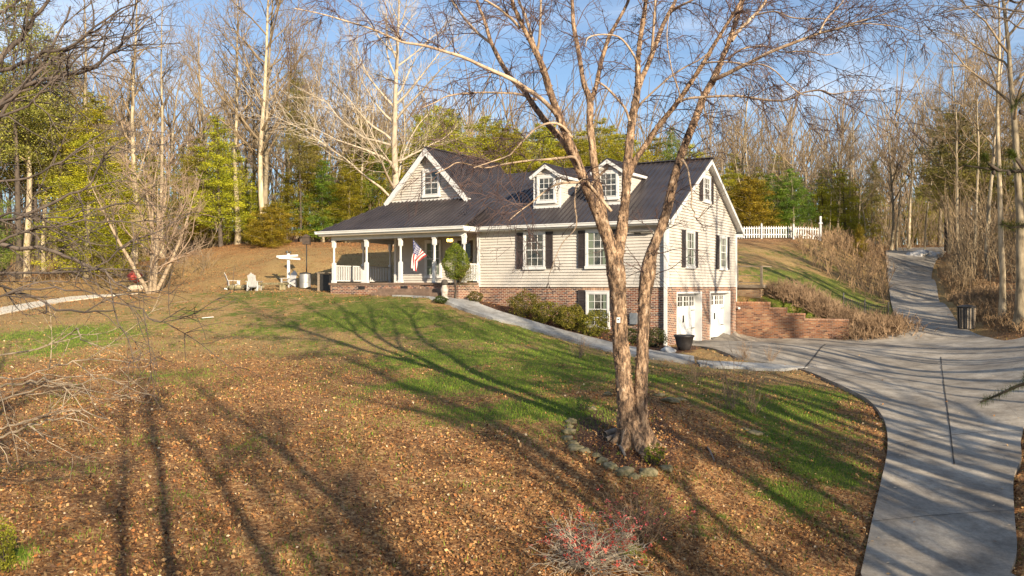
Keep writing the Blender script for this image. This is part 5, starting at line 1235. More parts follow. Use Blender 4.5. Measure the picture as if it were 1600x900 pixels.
L_['M'] = limb([(944, 350, 12), (938, 310, 11.5), (930, 270, 11), (925, 225, 10), (922, 187, 9.5), (921, 155, 9), (912, 130, 7), (907, 100, 6.5), (902, 70, 6), (896, 37, 5.5), (894, 0, 5), (890, -70, 3.5), (880, -130, 2)], 17.3, 18.4)
L_['M2'] = limb([(921, 160, 8), (930, 140, 6.5), (935, 118, 6), (940, 95, 6), (950, 62, 6), (963, 37, 5), (977, 12, 4.5), (985, -10, 4), (1000, -70, 2.5), (1010, -110, 1.5)], 17.9, 18.3)
L_['L2'] = limb([(903, 262, 11), (893, 242, 10), (880, 220, 9.5), (858, 196, 9), (835, 166, 8), (817, 140, 7.5), (797, 120, 6.5), (780, 92, 6.5), (767, 65, 5.5), (757, 32, 5), (745, 0, 4), (732, -60, 3), (720, -110, 1.5)], 17.0, 18.2)
L_['L2a'] = limb([(768, 68, 4.5), (757, 60, 4), (745, 50, 4), (727, 30, 3.5), (707, 2, 3), (690, -30, 2)], 17.9, 18.6)
L_['long'] = limb([(873, 185, 6), (860, 168, 6), (840, 150, 6), (817, 135, 6), (800, 124, 6), (762, 107, 5), (725, 90, 4.8), (700, 82, 4.6), (662, 71, 4), (630, 66, 3.6), (604, 55, 3.4), (575, 43, 3), (541, 33, 2.6), (503, 22, 2), (460, 13, 1.5)], 16.9, 14.8)
L_['low'] = limb([(838, 156, 4), (810, 147, 3.4), (782, 145, 3), (737, 145, 2.7), (700, 150, 2.2), (680, 160, 1.6), (660, 168, 1)], 17.6, 16.2)
L_['low2'] = limb([(893, 215, 5), (880, 198, 3.8), (862, 192, 3.4), (840, 199, 3), (820, 217, 2.6), (805, 233, 2.2), (795, 243, 2), (770, 252, 1.6), (740, 262, 1.2)], 16.9, 15.6)
L_['low3'] = limb([(912, 285, 6), (900, 248, 4), (878, 247, 3.8), (856, 249, 3.4), (826, 251, 2.8), (790, 256, 2.4), (760, 262, 2), (738, 258, 2), (715, 254, 1.8), (700, 262, 1.5), (680, 272, 1)], 17.0, 15.2)
L_['stub'] = limb([(955, 330, 5), (922, 290, 4.5), (915, 280, 4), (903, 285, 3.5), (892, 285, 3.5), (870, 288, 3), (850, 300, 2.5), (830, 317, 2), (812, 330, 1.5), (795, 345, 1.2)], 17.1, 15.4)
L_['stub2'] = limb([(924, 288, 4), (935, 276, 4), (945, 266, 3.5), (950, 262, 2)], 16.9, 16.6)
L_['hang'] = limb([(903, 285, 3), (899, 300, 2.8), (898, 320, 2.6), (901, 345, 2.4), (897, 360, 1.8), (880, 378, 1.5), (868, 402, 1.2), (858, 430, 1)], 16.8, 16.2)
L_['A1b'] = limb([(838, 84, 4.5), (842, 66, 4), (844, 40, 3.5), (845, 0, 3), (846, -60, 1.5)], 16.8, 16.3)
L_['A1c'] = limb([(836, 78, 5.5), (830, 55, 4.8), (825, 38, 4.5), (817, 15, 4), (810, 0, 3.6), (798, -50, 2)], 16.8, 17.6)
L_['A1d'] = limb([(812, 44, 4.5), (800, 30, 4), (782, 15, 3.6), (765, 4, 3.2), (750, -5, 2.8), (715, -30, 1.5)], 16.7, 15.8)
L_['arch'] = limb([(995, 98, 3.5), (990, 86, 3.2), (977, 67, 3), (965, 57, 2.6), (948, 54, 2.4), (930, 55, 2.2), (918, 60, 1.8), (915, 72, 1.2)], 17.4, 16.5)
L_['arch2'] = limb([(984, 190, 4.5), (977, 170, 3.6), (965, 155, 3.4), (950, 139, 3.2), (938, 130, 3), (931, 126, 2.5)], 17.3, 17.8)
L_['A2r'] = limb([(996, 140, 8.5), (1003, 122, 7.5), (1015, 95, 7), (1027, 62, 6.5), (1037, 37, 6), (1050, 12, 5.5), (1057, -5, 4.5), (1070, -60, 3), (1085, -110, 1.5)], 17.5, 18.6)
L_['A2s'] = limb([(1017, 92, 4.5), (1020, 60, 4), (1022, 30, 3.6), (1024, 0, 3), (1028, -60, 1.5)], 17.8, 17.2)
L_['A2t'] = limb([(1050, 16, 4), (1065, 8, 3.6), (1085, -2, 3), (1115, -25, 2)], 18.3, 17.6)
L_['thin'] = limb([(997, 168, 4), (1003, 160, 3), (1022, 142, 2.8), (1045, 122, 2.6), (1070, 105, 2.4), (1090, 95, 2), (1110, 80, 1.4)], 17.5, 16.6)
L_['A3'] = limb([(982, 275, 9), (992, 252, 8.5), (1012, 222, 8), (1025, 202, 7.6), (1045, 177, 7.2), (1062, 155, 7), (1082, 125, 6.5), (1100, 97, 6), (1112, 76, 5.5), (1127, 52, 5), (1142, 28, 4), (1152, 12, 3.5), (1172, -25, 2.5), (1190, -60, 1.5)], 17.4, 16.2)
L_['dark'] = limb([(1060, 160, 4.5), (1075, 154, 4), (1110, 151, 3.6), (1152, 150, 3.6), (1180, 154, 3.4), (1205, 157, 3.2), (1230, 156, 3), (1255, 145, 2.6), (1282, 141, 2.4), (1302, 147, 2), (1335, 142, 1.5), (1385, 140, 1)], 16.9, 14.6)
L_['dark2'] = limb([(1098, 99, 3), (1115, 97, 2.6), (1140, 97, 2.4), (1170, 101, 2.2), (1190, 101, 2.2), (1210, 110, 2), (1230, 130, 2), (1252, 147, 1.8), (1277, 150, 1.5), (1295, 162, 1.3), (1310, 172, 1)], 16.4, 14.4)
L_['br'] = limb([(1115, 124, 7), (1130, 118, 6), (1152, 107, 5.6), (1177, 95, 5.2), (1202, 82, 5), (1240, 67, 4.6), (1280, 52, 4), (1305, 46, 3), (1330, 37, 2.2), (1365, 27, 1.8), (1402, 15, 1.4), (1425, 0, 1)], 17.6, 15.4)
L_['br2'] = limb([(1280, 52, 3), (1290, 32, 2.6), (1302, 18, 2.4), (1315, 5, 2), (1330, -20, 1.5)], 16.1, 16.6)
L_['br3'] = limb([(1305, 46, 2.2), (1330, 40, 2), (1355, 37, 1.8), (1402, 42, 1.5), (1430, 52, 1.1), (1450, 62, .8)], 16.0, 15.0)
L_['br4'] = limb([(1138, 92, 3), (1150, 82, 2.6), (1165, 75, 2.4), (1195, 72, 2.2), (1220, 81, 2), (1260, 80, 1.7), (1290, 86, 1.4), (1315, 80, 1)], 17.6, 18.8)
L_['B2'] = limb([(1143, 64, 5.5), (1152, 50, 5.2), (1165, 37, 5), (1185, 17, 4.5), (1197, 0, 4), (1225, -50, 2.5), (1245, -90, 1.5)], 17.8, 18.8)
L_['B3'] = limb([(1180, 24, 2.6), (1210, 18, 2.4), (1240, 28, 2.2), (1290, 30, 2), (1330, 38, 1.4), (1370, 33, 1)], 18.1, 16.4)
L_['hook'] = limb([(1066, 250, 4), (1074, 262, 2.8), (1078, 285, 2.4), (1081, 305, 2.2), (1080, 322, 2), (1086, 333, 2), (1084, 338, 1.8), (1092, 341, 1.6), (1098, 332, 1.4), (1104, 324, 1)], 17.4, 16.8)
L_['front'] = limb([(1064, 160, 2), (1060, 140, 2), (1050, 110, 1.8), (1042, 60, 1.5), (1046, 20, 1.2)], 16.7, 16.0)
big_ = {k: L_[k] for k in ('A', 'B', 'A1', 'A2', 'M', 'L2', 'A3', 'M2')}
from mathutils import noise as mnoise
def bark_tube(pts, rr, sides, seed, amp=.16):
    # resample finely, then push the surface about so that the outline is ragged like peeling bark
    s = np.concatenate([[0], np.cumsum(np.linalg.norm(np.diff(pts, axis=0), axis=1))]); n = max(8, int(s[-1] / .045)); t = np.linspace(0, s[-1], n)
    p = np.stack([np.interp(t, s, pts[:, i]) for i in range(3)], 1); r = np.interp(t, s, rr)
    V, Q = tubes([p], [r], sides); c = np.repeat(p, sides, 0); d = V - c
    k = np.array([1 + amp * (mnoise.noise(Vector((x[0] * 7, x[1] * 7, x[2] * 2.2 + seed))) + .8 * mnoise.noise(Vector((x[0] * 22, x[1] * 22, x[2] * 6 + seed)))) for x in V])
    return c + d * k[:, None], Q
parts = [bark_tube(*L_[k], 22 if k in 'AB' else 14, i * 3.1) for i, k in enumerate(('A', 'B'))]
# root flare
for a in np.linspace(0, 2 * np.pi, 9)[:-1]:
    L = rng.uniform(.45, .75); p0 = np.array([math.cos(a) * .12, math.sin(a) * .12, .42]); e = np.array([math.cos(a + .2) * L, math.sin(a + .2) * L, 0]); e[2] = h1(*(BO + e)[:2]) - BO[2] - .05
    pts = np.array([p0 + (e - p0) * t + np.array([0, 0, -.12 * math.sin(math.pi * t)]) for t in np.linspace(0, 1, 8)]); parts.append(bark_tube(pts, np.linspace(.15, .05, 8), 10, a))
V, Q = join_vq(parts); np_mesh('trunk', V, Q, M_birch, birch, smooth=True)
parts = [bark_tube(*L_[k], 14, i * 2.7, .13) for i, k in enumerate(('A1', 'A2', 'M', 'L2', 'A3', 'M2', 'A2r'))]
V, Q = join_vq(parts); np_mesh('limbs', V, Q, M_birch, birch, smooth=True)
rest = [L_[k] for k in L_ if k not in ('A', 'B', 'A1', 'A2', 'M', 'L2', 'A3', 'M2', 'A2r')]
V, Q = join_vq([bark_tube(p, r, 8, i, .08) for i, (p, r) in enumerate(rest)]); np_mesh('branches', V, Q, M_limb, birch, smooth=True)
# curls of loose bark
C = []; 
for k in ('A', 'A1', 'A2', 'B', 'A3'):
    p, r = L_[k]; n = 900 if k in ('A', 'B') else 600; x = rng.uniform(0, len(p) - 1.01, n); ki = x.astype(int); q = p[ki] + (p[ki + 1] - p[ki]) * (x - ki)[:, None]; a = rng.uniform(0, 6.28, n)
    C.append((q + np.stack([np.cos(a), np.sin(a), 0 * a], 1) * (r[ki] * 1.02)[:, None]))
C = np.concatenate(C); V, Q = leaves_vq(rng, C, rng.uniform(.025, .075, len(C)), .55); np_mesh('bark_curls', V, Q, M_birch, birch)
# fine hanging twigs
TW, TR = [], []
def twigs(p, r, n, Lr, up=.02, droop=-.05, side=1.1, kids=7, gk=3, rmax=.05):
    for _ in range(n):
        x = rng.uniform(.12 * len(p), len(p) - 1.1); k = int(x); q = p[k] + (p[k + 1] - p[k]) * (x - k)
        if r[k] > rmax and rng.random() < .5: continue
        d = perp(rng, unit(p[k + 1] - p[k]), rng.uniform(.6, side)); d[2] += .15; L = rng.uniform(*Lr)
        bp = wander(rng, q, d, L, 9, .16, droop); TW.append(bp); TR.append(np.linspace(min(.013, r[k] * .6), .004, 9))
        for _k in range(kids):
            y = rng.uniform(1, 7.9); j = int(y); q2 = bp[j]; d2 = perp(rng, unit(bp[j + 1] - bp[j]), rng.uniform(.4, 1.1)); cp = wander(rng, q2, d2, L * rng.uniform(.25, .55), 7, .18, droop * 1.8); TW.append(cp); TR.append(np.linspace(.0058, .0028, 7))
            for _g in range(gk):
                j2 = rng.integers(1, 5); d3 = perp(rng, unit(cp[j2 + 1] - cp[j2]), rng.uniform(.4, 1.0)); TW.append(wander(rng, cp[j2], d3, L * rng.uniform(.14, .34), 5, .2, droop * 3)); TR.append(np.linspace(.0036, .0022, 5))
for k, (p, r) in L_.items():
    if k in ('A', 'hang', 'hook', 'stub2', 'front'): continue
    z0 = p[:, 2].max()
    Ln = np.linalg.norm(np.diff(p, axis=0), axis=1).sum()
    hi = 1 if k in ('long', 'dark', 'dark2', 'br', 'br2', 'br3', 'br4', 'B2', 'B3', 'A3', 'A2t', 'thin', 'A1d', 'L2a') else 0
    n = int(Ln * (4.6 if hi else 2.4)); 
    if k in ('stub', 'low', 'low2', 'low3'): n = int(Ln * 4)
    sl = p if k not in ('B', 'A1', 'A2', 'M') else p[len(p) // 2:]; rl = r if k not in ('B', 'A1', 'A2', 'M') else r[len(p) // 2:]
    twigs(sl, rl, n, (.5, 1.7) if hi else (.5, 1.5))
for k in ('B', 'A1'): twigs(L_[k][0][20:60], L_[k][1][20:60], 12, (.5, 1.3), rmax=9, kids=4)
for k in ('hang', 'hook'): twigs(*L_[k], 4, (.3, .7), kids=3)
V, Q = tubes(TW, TR, 3); np_mesh('twigs', V, Q, M_btwig, birch)

# camera and lamp gear on the trunk
bx_ = tag(empty('trail_camera', P(966, 500, 16.93)), 'small white and grey gadget strapped to the left birch stem', 'camera')
m = MB(); m.box(-.035, .035, -.03, .03, -.05, .05); m.build('gadget_body', M_white, bx_); m = MB(); m.lathe([(.02, 0), (.02, .02), (.0, .02)], (0, -.03, 0), 8); m.build('lens', M_black, bx_)
# ------------------------------------------------------------------ branches reaching in from trees outside the frame
M_near_dk = mat_noise('dark_branch', (.06, .048, .04), (.17, .13, .10), 5, .85, bmp=.3, bscale=30)  # dark brown colour of the near branches
M_near_pale = mat_noise('pale_dead_branch', (.26, .20, .13), (.52, .42, .30), 6, .85)
def edge_tree(name, label, base, px_limbs, mat, seed, twn=5, rt=.006, kids=5, droop=0, Ht=9, trunk_r=.16, pull=None):
    """a tree standing just outside the frame; its traced limbs grow from its own trunk"""
    rg = np.random.default_rng(seed); root = tag(empty(name, (base[0], base[1], h1(base[0], base[1]))), label, 'tree'); O = np.array(root.location)
    tp_ = wander(rg, (0, 0, -.2), (0, 0, 1), Ht, 14, .03, .05); tb = tubes([tp_], [np.linspace(trunk_r, .03, 14)], 10); np_mesh('trunk', tb[0], tb[1], mat, root, smooth=True)
    LP, LR, T2, R2 = [], [], [], []
    for pts, d0, d1 in px_limbs:
        w = [P(x, y, D) - O for (x, y, r), D in zip(pts, np.linspace(d0, d1, len(pts)))]; rr = [.62 * r * D / F for (x, y, r), D in zip(pts, np.linspace(d0, d1, len(pts)))]
        z = w[0][2] - .8; k = int(np.clip(z / Ht * 13, 0, 12)); st_ = tp_[k]; w = [st_, (st_ + w[0]) / 2 + np.array([0, 0, .15])] + w; rr = [max(rr[0] * 2, .03), rr[0] * 1.5] + rr
        w = np.array(w); s = np.arange(len(w)); t = np.linspace(0, len(w) - 1, 24); p = np.stack([np.interp(t, s, w[:, i]) for i in range(3)], 1); p[2:-1] += rg.normal(size=(21, 3)) * .012; r = np.interp(t, s, rr); LP.append(p); LR.append(r)
        for _ in range(twn):
            j = rg.integers(8, 22); L = rg.uniform(.35, 1.1); bp = wander(rg, p[j], perp(rg, unit(p[j + 1] - p[j]), rg.uniform(.4, 1)), L, 7, .14, droop); T2.append(bp); R2.append(np.linspace(min(rt * 1.6, r[j] * .8), rt * .4, 7))
            for _k in range(kids):
                i = rg.integers(1, 6); T2.append(wander(rg, bp[i], perp(rg, unit(bp[min(i + 1, 6)] - bp[i - 1]), rg.uniform(.4, 1)), L * rg.uniform(.2, .5), 5, .16, droop)); R2.append(np.linspace(rt * .6, rt * .3, 5))
    v_, q_ = join_vq([tubes(LP, LR, 7), tubes(T2, R2, 4)]); np_mesh('branches', v_, q_, mat, root, smooth=True); return root
edge_tree('bare_tree', 'dark bare tree left of the frame whose long limbs sweep across the upper left sky', (-6.9, 9.6), [
    ([(-40, 130, 8), (20, 75, 6.5), (50, 35, 5), (75, 0, 4), (90, -30, 3)], 9.6, 9.3), ([(-40, 200, 7), (0, 165, 6), (40, 130, 5), (70, 95, 4), (85, 60, 3), (110, 10, 2)], 9.7, 9.0),
    ([(-40, 120, 6), (10, 110, 5), (60, 85, 4.5), (110, 75, 3.5), (150, 40, 2.6), (190, 15, 2), (225, -5, 1.4)], 9.6, 8.6), ([(-40, 210, 6), (20, 140, 5), (100, 118, 4.2), (140, 110, 3.6), (175, 82, 3), (195, 60, 2.2), (242, 35, 1.3)], 9.4, 8.4),
    ([(-40, 245, 5), (30, 140, 4), (95, 85, 3.2), (120, 60, 2.8), (150, 50, 2.2), (180, 25, 1.6), (218, 2, 1.2)], 9.4, 8.8), ([(-30, 180, 4), (10, 160, 3.4), (60, 128, 2.8), (120, 115, 2.4), (160, 92, 2), (210, 52, 1.5), (240, 40, 1)], 9.2, 8.6),
    ([(-40, 60, 4), (5, 20, 3), (30, 0, 2)], 9.5, 9.3), ([(-20, 190, 3.4), (40, 170, 3), (80, 130, 2.4), (125, 90, 2), (170, 50, 1.5), (205, 18, 1)], 9.2, 8.4)], M_near_dk, 201, twn=10, rt=.006, kids=6, Ht=9.5, trunk_r=.17)
edge_tree('bare_tree', 'dark bare tree left of the frame whose drooping limbs cross the yard at mid height', (-6.4, 8.6), [
    ([(-50, 330, 6), (0, 345, 4.5), (50, 335, 4), (105, 300, 3.2), (128, 300, 2.6), (150, 270, 2.4), (165, 235, 2), (200, 215, 1.2), (230, 195, .8)], 8.6, 7.9),
    ([(-40, 390, 7), (0, 380, 5.5), (60, 388, 5), (100, 400, 4.5), (140, 415, 4), (160, 425, 3), (185, 440, 2.6), (205, 455, 1.6)], 8.6, 8.2),
    ([(-40, 430, 4.5), (0, 428, 3.6), (60, 425, 3.2), (120, 425, 2.6), (160, 418, 2.2), (200, 380, 2), (260, 355, 1.6), (300, 330, 1)], 8.6, 8.0),
    ([(-40, 440, 4), (0, 445, 3.2), (50, 460, 3), (95, 485, 2.8), (130, 490, 2.4), (180, 485, 1.6)], 8.4, 7.9), ([(-40, 275, 4), (10, 285, 3.2), (60, 275, 2.6), (100, 250, 2.2), (150, 215, 1.8), (200, 180, 1.2)], 8.6, 8.0),
    ([(-40, 400, 4), (40, 360, 3), (90, 350, 2.4), (160, 345, 2), (220, 350, 1.4), (260, 372, 1)], 8.4, 7.8), ([(-40, 350, 4), (20, 330, 3), (70, 345, 2.4), (130, 330, 2), (190, 318, 1.4)], 8.4, 8.1),
    ([(-30, 470, 3), (60, 450, 2.4), (130, 455, 2), (215, 482, 1.6), (250, 505, 1.3), (290, 480, .9)], 8.2, 7.6)], M_near_dk, 202, twn=9, rt=.005, kids=6, droop=-.01, Ht=6.5, trunk_r=.13)
edge_tree('bare_tree', 'leaning dead sapling at the lower left whose pale twigs lie over the leaves', (-7.1, 10.4), [
    ([(-40, 600, 4), (0, 605, 3), (40, 600, 2.8), (75, 590, 2.4), (110, 615, 1.6), (130, 640, 1.1)], 10.4, 9.8), ([(-40, 690, 4), (0, 682, 3), (50, 665, 2.6), (90, 655, 2.2), (125, 640, 1.8), (170, 655, 1)], 10.4, 9.8),
    ([(-40, 660, 3), (0, 668, 2.6), (40, 660, 2.2), (80, 650, 1.8), (120, 640, 1.4), (140, 655, 1)], 10.2, 9.8), ([(-40, 590, 3), (40, 590, 2), (90, 570, 1.8), (140, 560, 1.6), (200, 565, 1.2), (232, 562, .8)], 10.2, 9.4),
    ([(-40, 640, 3), (60, 605, 2), (120, 600, 1.6), (165, 590, 1.4), (190, 600, .9)], 10.2, 9.5), ([(-40, 560, 3), (60, 545, 2), (100, 530, 1.7), (122, 510, 1.5), (125, 528, 1.4), (150, 540, 1)], 10.2, 9.2)], M_near_pale, 203, twn=5, rt=.005, kids=4, Ht=2.2, trunk_r=.07)
edge_tree('bare_tree', 'tree right of the frame with thin twigs crossing the top right corner', (9.8, 12.0), [
    ([(1650, 30, 4), (1600, 20, 3), (1560, 12, 2.4), (1520, 10, 2), (1480, 18, 1.2)], 12, 11.2), ([(1650, -20, 4), (1590, 5, 3), (1570, -5, 2)], 12, 11.5), ([(1650, 70, 3), (1610, 55, 2.2), (1575, 30, 1.6), (1540, 24, 1)], 12, 11.4)], M_near_dk, 204, twn=6, kids=5, Ht=9, trunk_r=.15)
# pine sprigs entering at the right
pine = tag(empty('pine_tree', (9.2, 12.6, h1(9.2, 12.6))), 'pine just right of the frame whose needled sprigs poke in over the driveway', 'pine tree'); PO = np.array(pine.location)
rg = np.random.default_rng(9); tpn = wander(rg, (0, 0, -.2), (0, 0, 1), 9, 10, .01, .05); LP, LR, NC, ND = [tpn], [np.linspace(.16, .05, 10)], [], []
for pts, d0, d1, nn in [([(1660, 590, 4), (1610, 597, 3), (1590, 603, 2.4), (1570, 612, 2), (1550, 621, 1.6), (1532, 628, 1)], 12.4, 12, 300), ([(1650, 560, 4), (1612, 580, 2.4), (1600, 590, 1)], 12.4, 12.2, 160),
                        ([(1660, 262, 5), (1610, 266, 4), (1585, 268, 3), (1560, 266, 2.6), (1530, 262, 2), (1505, 258, 1.2)], 12.4, 12, 420), ([(1600, 266, 3), (1588, 250, 2), (1578, 240, 1)], 12.1, 12, 160), ([(1560, 266, 3), (1545, 256, 2), (1536, 245, 1)], 12.1, 12, 110),
                        ([(1650, 120, 4), (1610, 140, 3), (1590, 160, 2), (1580, 170, 1)], 12.4, 12.2, 220), ([(1650, 350, 4), (1605, 352, 3), (1580, 356, 2), (1565, 350, 1)], 12.4, 12.2, 240)]:
    w = np.array([P(x, y, D) - PO for (x, y, r), D in zip(pts, np.linspace(d0, d1, len(pts)))]); r = np.array([q[2] * 12.2 / F for q in pts])
    if pts[0][0] > 1640: w = np.vstack([[tpn[int(np.clip(w[0][2] / 9 * 9, 0, 9))]], w]); r = np.append(r[0] * 1.2, r)
    LP.append(w); LR.append(r); x = len(w) - 1.01 - rg.random(nn) * (len(w) - 2.2); k = x.astype(int); q = w[k] + (w[k + 1] - w[k]) * (x - k)[:, None]; dirn = (w[-1] - w[-2]) / np.linalg.norm(w[-1] - w[-2]); NC.append(q); ND.append(np.tile(dirn, (nn, 1)))
v_, q_ = tubes(LP, LR, 6); np_mesh('trunk', v_, q_, M_bark_dk, pine, smooth=True)
C = np.repeat(np.concatenate(NC), 3, 0); Dn = np.repeat(np.concatenate(ND), 3, 0); n_ = len(C); a = rg.normal(size=(n_, 3)); dd = a / np.linalg.norm(a, axis=1, keepdims=True) + Dn * .7; dd /= np.linalg.norm(dd, axis=1, keepdims=True)
s_ = np.cross(dd, [[.3, .2, .9]]); s_ /= np.linalg.norm(s_, axis=1, keepdims=True); Ln = rg.uniform(.06, .11, (n_, 1)); w_ = .0022
V = np.stack([C - s_ * w_, C + s_ * w_, C + dd * Ln + s_ * w_ * .4, C + dd * Ln - s_ * w_ * .4], 1).reshape(-1, 3)
np_mesh('needles', V, np.arange(n_ * 4).reshape(-1, 4), M_needle, pine, col=np.array([.05, .09, .012]) + np.array([.13, .12, .02]) * rg.random((n_, 1)))
V, Q = rock_mesh, None
for x, y in ((1553, 270), (1576, 271), (1595, 175)):
    me = rock_mesh(rg, .028, .028, .035, 2); me.materials.append(M_bark_dk); o = bpy.data.objects.new('pine_cone', me); COL.objects.link(o); o.parent = pine; o.location = P(x, y, 12.05) - PO

# ------------------------------------------------------------------ trees behind the camera: their shadows stripe the lawn and the drive
shadow = [(1.2, -1.6, 0, .75), (-1.5, -.6, 0, .7), (6.6, -2.4, 0, .85), (3.6, -7, 0, .9), (-5.5, -5, 2, .9), (9.5, -6, 0, 1)]
srng = random.Random(4)
while len(shadow) < 27:
    x, y = srng.uniform(-9, 20), srng.uniform(-26, -6)
    if all((x - q[0]) ** 2 + (y - q[1]) ** 2 > 5 for q in shadow): shadow.append((x, y, srng.randrange(3), srng.uniform(.75, 1.05)))
while len(shadow) < 44:
    x, y = srng.uniform(10, 21), srng.uniform(-12, 12)
    if x > .6 * max(y, 0) + 3.5 and all((x - q[0]) ** 2 + (y - q[1]) ** 2 > 1.2 for q in shadow): shadow.append((x, y, srng.choice([0, 0, 2]), srng.uniform(.75, 1.05)))
while len(shadow) < 97:
    t = srng.random(); x = 11 + 27 * t + srng.uniform(-3, 7); y = -4 + 44 * t + srng.uniform(-5, 3)
    if x < .6 * max(y, 0) + 3.5 or any((x - q[0]) ** 2 + (y - q[1]) ** 2 < 1.6 for q in shadow): continue
    shadow.append((x, y, srng.randrange(3), srng.uniform(.75, 1.1)))
shadow = [q for q in shadow if abs((q[0] - 2.4) * math.cos(R(27)) + (q[1] - 17.3) * math.sin(R(27))) > 1.3 and abs((q[0] - .95) * math.cos(R(27)) + (q[1] - 11.8) * math.sin(R(27))) > .9]
for c_, y_, k_ in [(-3.6, -9, 1), (-1.4, -15, 0), (2.3, -8, 0), (3.1, -17, 1), (3.9, -11, 2), (4.6, -21, 1), (7.6, -9, 0), (8.2, -18, 1), (.6, -24, 1), (-6, -12, 1), (7.8, -28, 1), (2.8, -27, 1)]: shadow.append(((c_ - .454 * y_) / .891, y_, k_, .95))  # extra unseen trees, added so their shadows cross the lawn
sh_proto = [mesh_tree('bare_tree', *bare_tree(500 + i, **s_), M_bark_far, M_twig_far) for i, s_ in enumerate([dict(Ht=17, r0=.22, first=.5, nb=9, twig=.3, spread=.5), dict(Ht=18, r0=.27, first=.3, nb=13, twig=.6, spread=.8), dict(Ht=16, r0=.17, first=.45, nb=9, twig=.3, spread=.5)])]
tens = ['', '', 'twenty', 'thirty', 'forty', 'fifty', 'sixty', 'seventy', 'eighty', 'ninety']
nth = lambda i: (ordn + ['seventeenth', 'eighteenth', 'nineteenth'])[i - 1] if i < 20 else (('twentieth', 'thirtieth', 'fortieth', 'fiftieth', 'sixtieth', 'seventieth', 'eightieth', 'ninetieth')[i // 10 - 2] if i % 10 == 0 else tens[i // 10] + '-' + ordn[i % 10 - 1])
for i, (x, y, k, s) in enumerate(sorted(shadow, key=lambda q: q[0] ** 2 + q[1] ** 2)):
    o = copy_tree(sh_proto[k]); o.location = (x, y, h1(x, y)); o.scale = (s,) * 3; o.rotation_euler = (0, 0, i * 1.3)
    tag(o, f'unseen bare tree outside the frame, {nth(i + 1)} nearest to the photographer', 'tree', 'bare trees whose shadows stripe the lawn and drive')
# two unseen pines behind right, added for soft broad shade
for i, (x, y, k, s) in enumerate([(19, -9, 3, .9), (9, -27, 3, .95)]):
    o = copy_tree(ev_proto[k]); o.location = (x, y, h1(x, y)); o.scale = (s,) * 3; tag(o, ['pine outside the frame on the lower right', 'pine far behind the photographer to the right'][i], 'evergreen tree', 'pines whose shade falls on the lawn and drive')
# remove the prototypes
for p_ in bare_proto + ev_proto + sh_proto:
    for ch in list(p_.children): bpy.data.objects.remove(ch)
    bpy.data.objects.remove(p_)

# ------------------------------------------------------------------ fallen leaves and grass blades
rng = np.random.default_rng(99)
ex = lambda X, Y: ~(inpoly(X, Y, drive_poly) | inpoly(X, Y, walk_poly) | inpoly(X, Y, pad_poly))
def field(n, D0_, D1_, pw=1.0):
    D = D0_ + (D1_ - D0_) * rng.random(n) ** pw; X = (rng.uniform(-60, 1640, n) - 800) / F * D; return X, D
def terr(X, Y):
    ix = np.clip(np.searchsorted(gx, X) - 1, 0, len(gx) - 2); iy = np.clip(np.searchsorted(gy, Y) - 1, 0, len(gy) - 2)
    fx = (X - gx[ix]) / (gx[ix + 1] - gx[ix]); fy = (Y - gy[iy]) / (gy[iy + 1] - gy[iy])
    return (GZ[iy, ix] * (1 - fx) + GZ[iy, ix + 1] * fx) * (1 - fy) + (GZ[iy + 1, ix] * (1 - fx) + GZ[iy + 1, ix + 1] * fx) * fy
M_leaf = mat_attr('dry_leaves', .7, .15)
X, Y = field(330000, 9.5, 40, 1.0); k = ex(X, Y); X, Y = X[k], Y[k]
g_ = grass_amt(X, Y); dn = fbm(X, Y, .5, 41) * 1.3 + fbm(X, Y, 2.6, 45) * .9 - .4 - g_ * .7
dist_edge = np.clip((7.6 - np.abs(X - 6.8)) / 3, 0, 1) * (Y < 24)
keep = rng.random(len(X)) < np.clip(dn * 1.3 - .3 + dist_edge * .25, .03, 1) * np.clip(1.2 - Y / 36, .16, 1); X, Y = X[keep], Y[keep]
C = np.stack([X, Y, terr(X, Y) + .022 + rng.random(len(X)) * .02], 1)
lp = np.array([(.08, .035, .015), (.22, .10, .038), (.38, .185, .065), (.54, .30, .115), (.64, .40, .18), (.72, .56, .36), (.50, .20, .065), (.17, .09, .05)])
ci = rng.choice(8, len(C), p=[.14, .2, .23, .17, .09, .02, .07, .08]); cc = lp[ci] * rng.uniform(.8, 1.2, (len(C), 1))
V, Q = leaves_vq(rng, C, np.clip(np.exp(rng.normal(np.log(.043), .38, len(C))), .02, .075), rng.uniform(.4, .8, (len(C), 1)), .35); print('leaves', len(C))
tag(np_mesh('fallen_leaves', V, Q, M_leaf, col=cc), 'brown and tan oak leaves scattered over the front lawn', 'leaves', kind='stuff')
X = rng.uniform(-36, 2, 60000); Y = rng.uniform(38, 66, 60000); k = (np.abs(X) < .62 * Y) & (rng.random(60000) < fbm(X, Y, .6, 12) * 1.2 - .2) & ~inpoly(X, Y, [L2W(*q)[:2] for q in ((-17, -2), (0, -2), (0, 10), (-17, 10))]); X, Y = X[k], Y[k]
V, Q = leaves_vq(rng, np.stack([X, Y, terr(X, Y) + .03], 1), rng.uniform(.04, .085, len(X)), .6, .5); tag(np_mesh('yard_leaves', V, Q, M_leaf, col=lp[rng.choice([0, 1, 1, 2, 2, 3, 6, 7], len(X))] * rng.uniform(.8, 1.2, (len(X), 1))), 'dry leaves scattered over the back yard and its bank', 'leaves', kind='stuff')
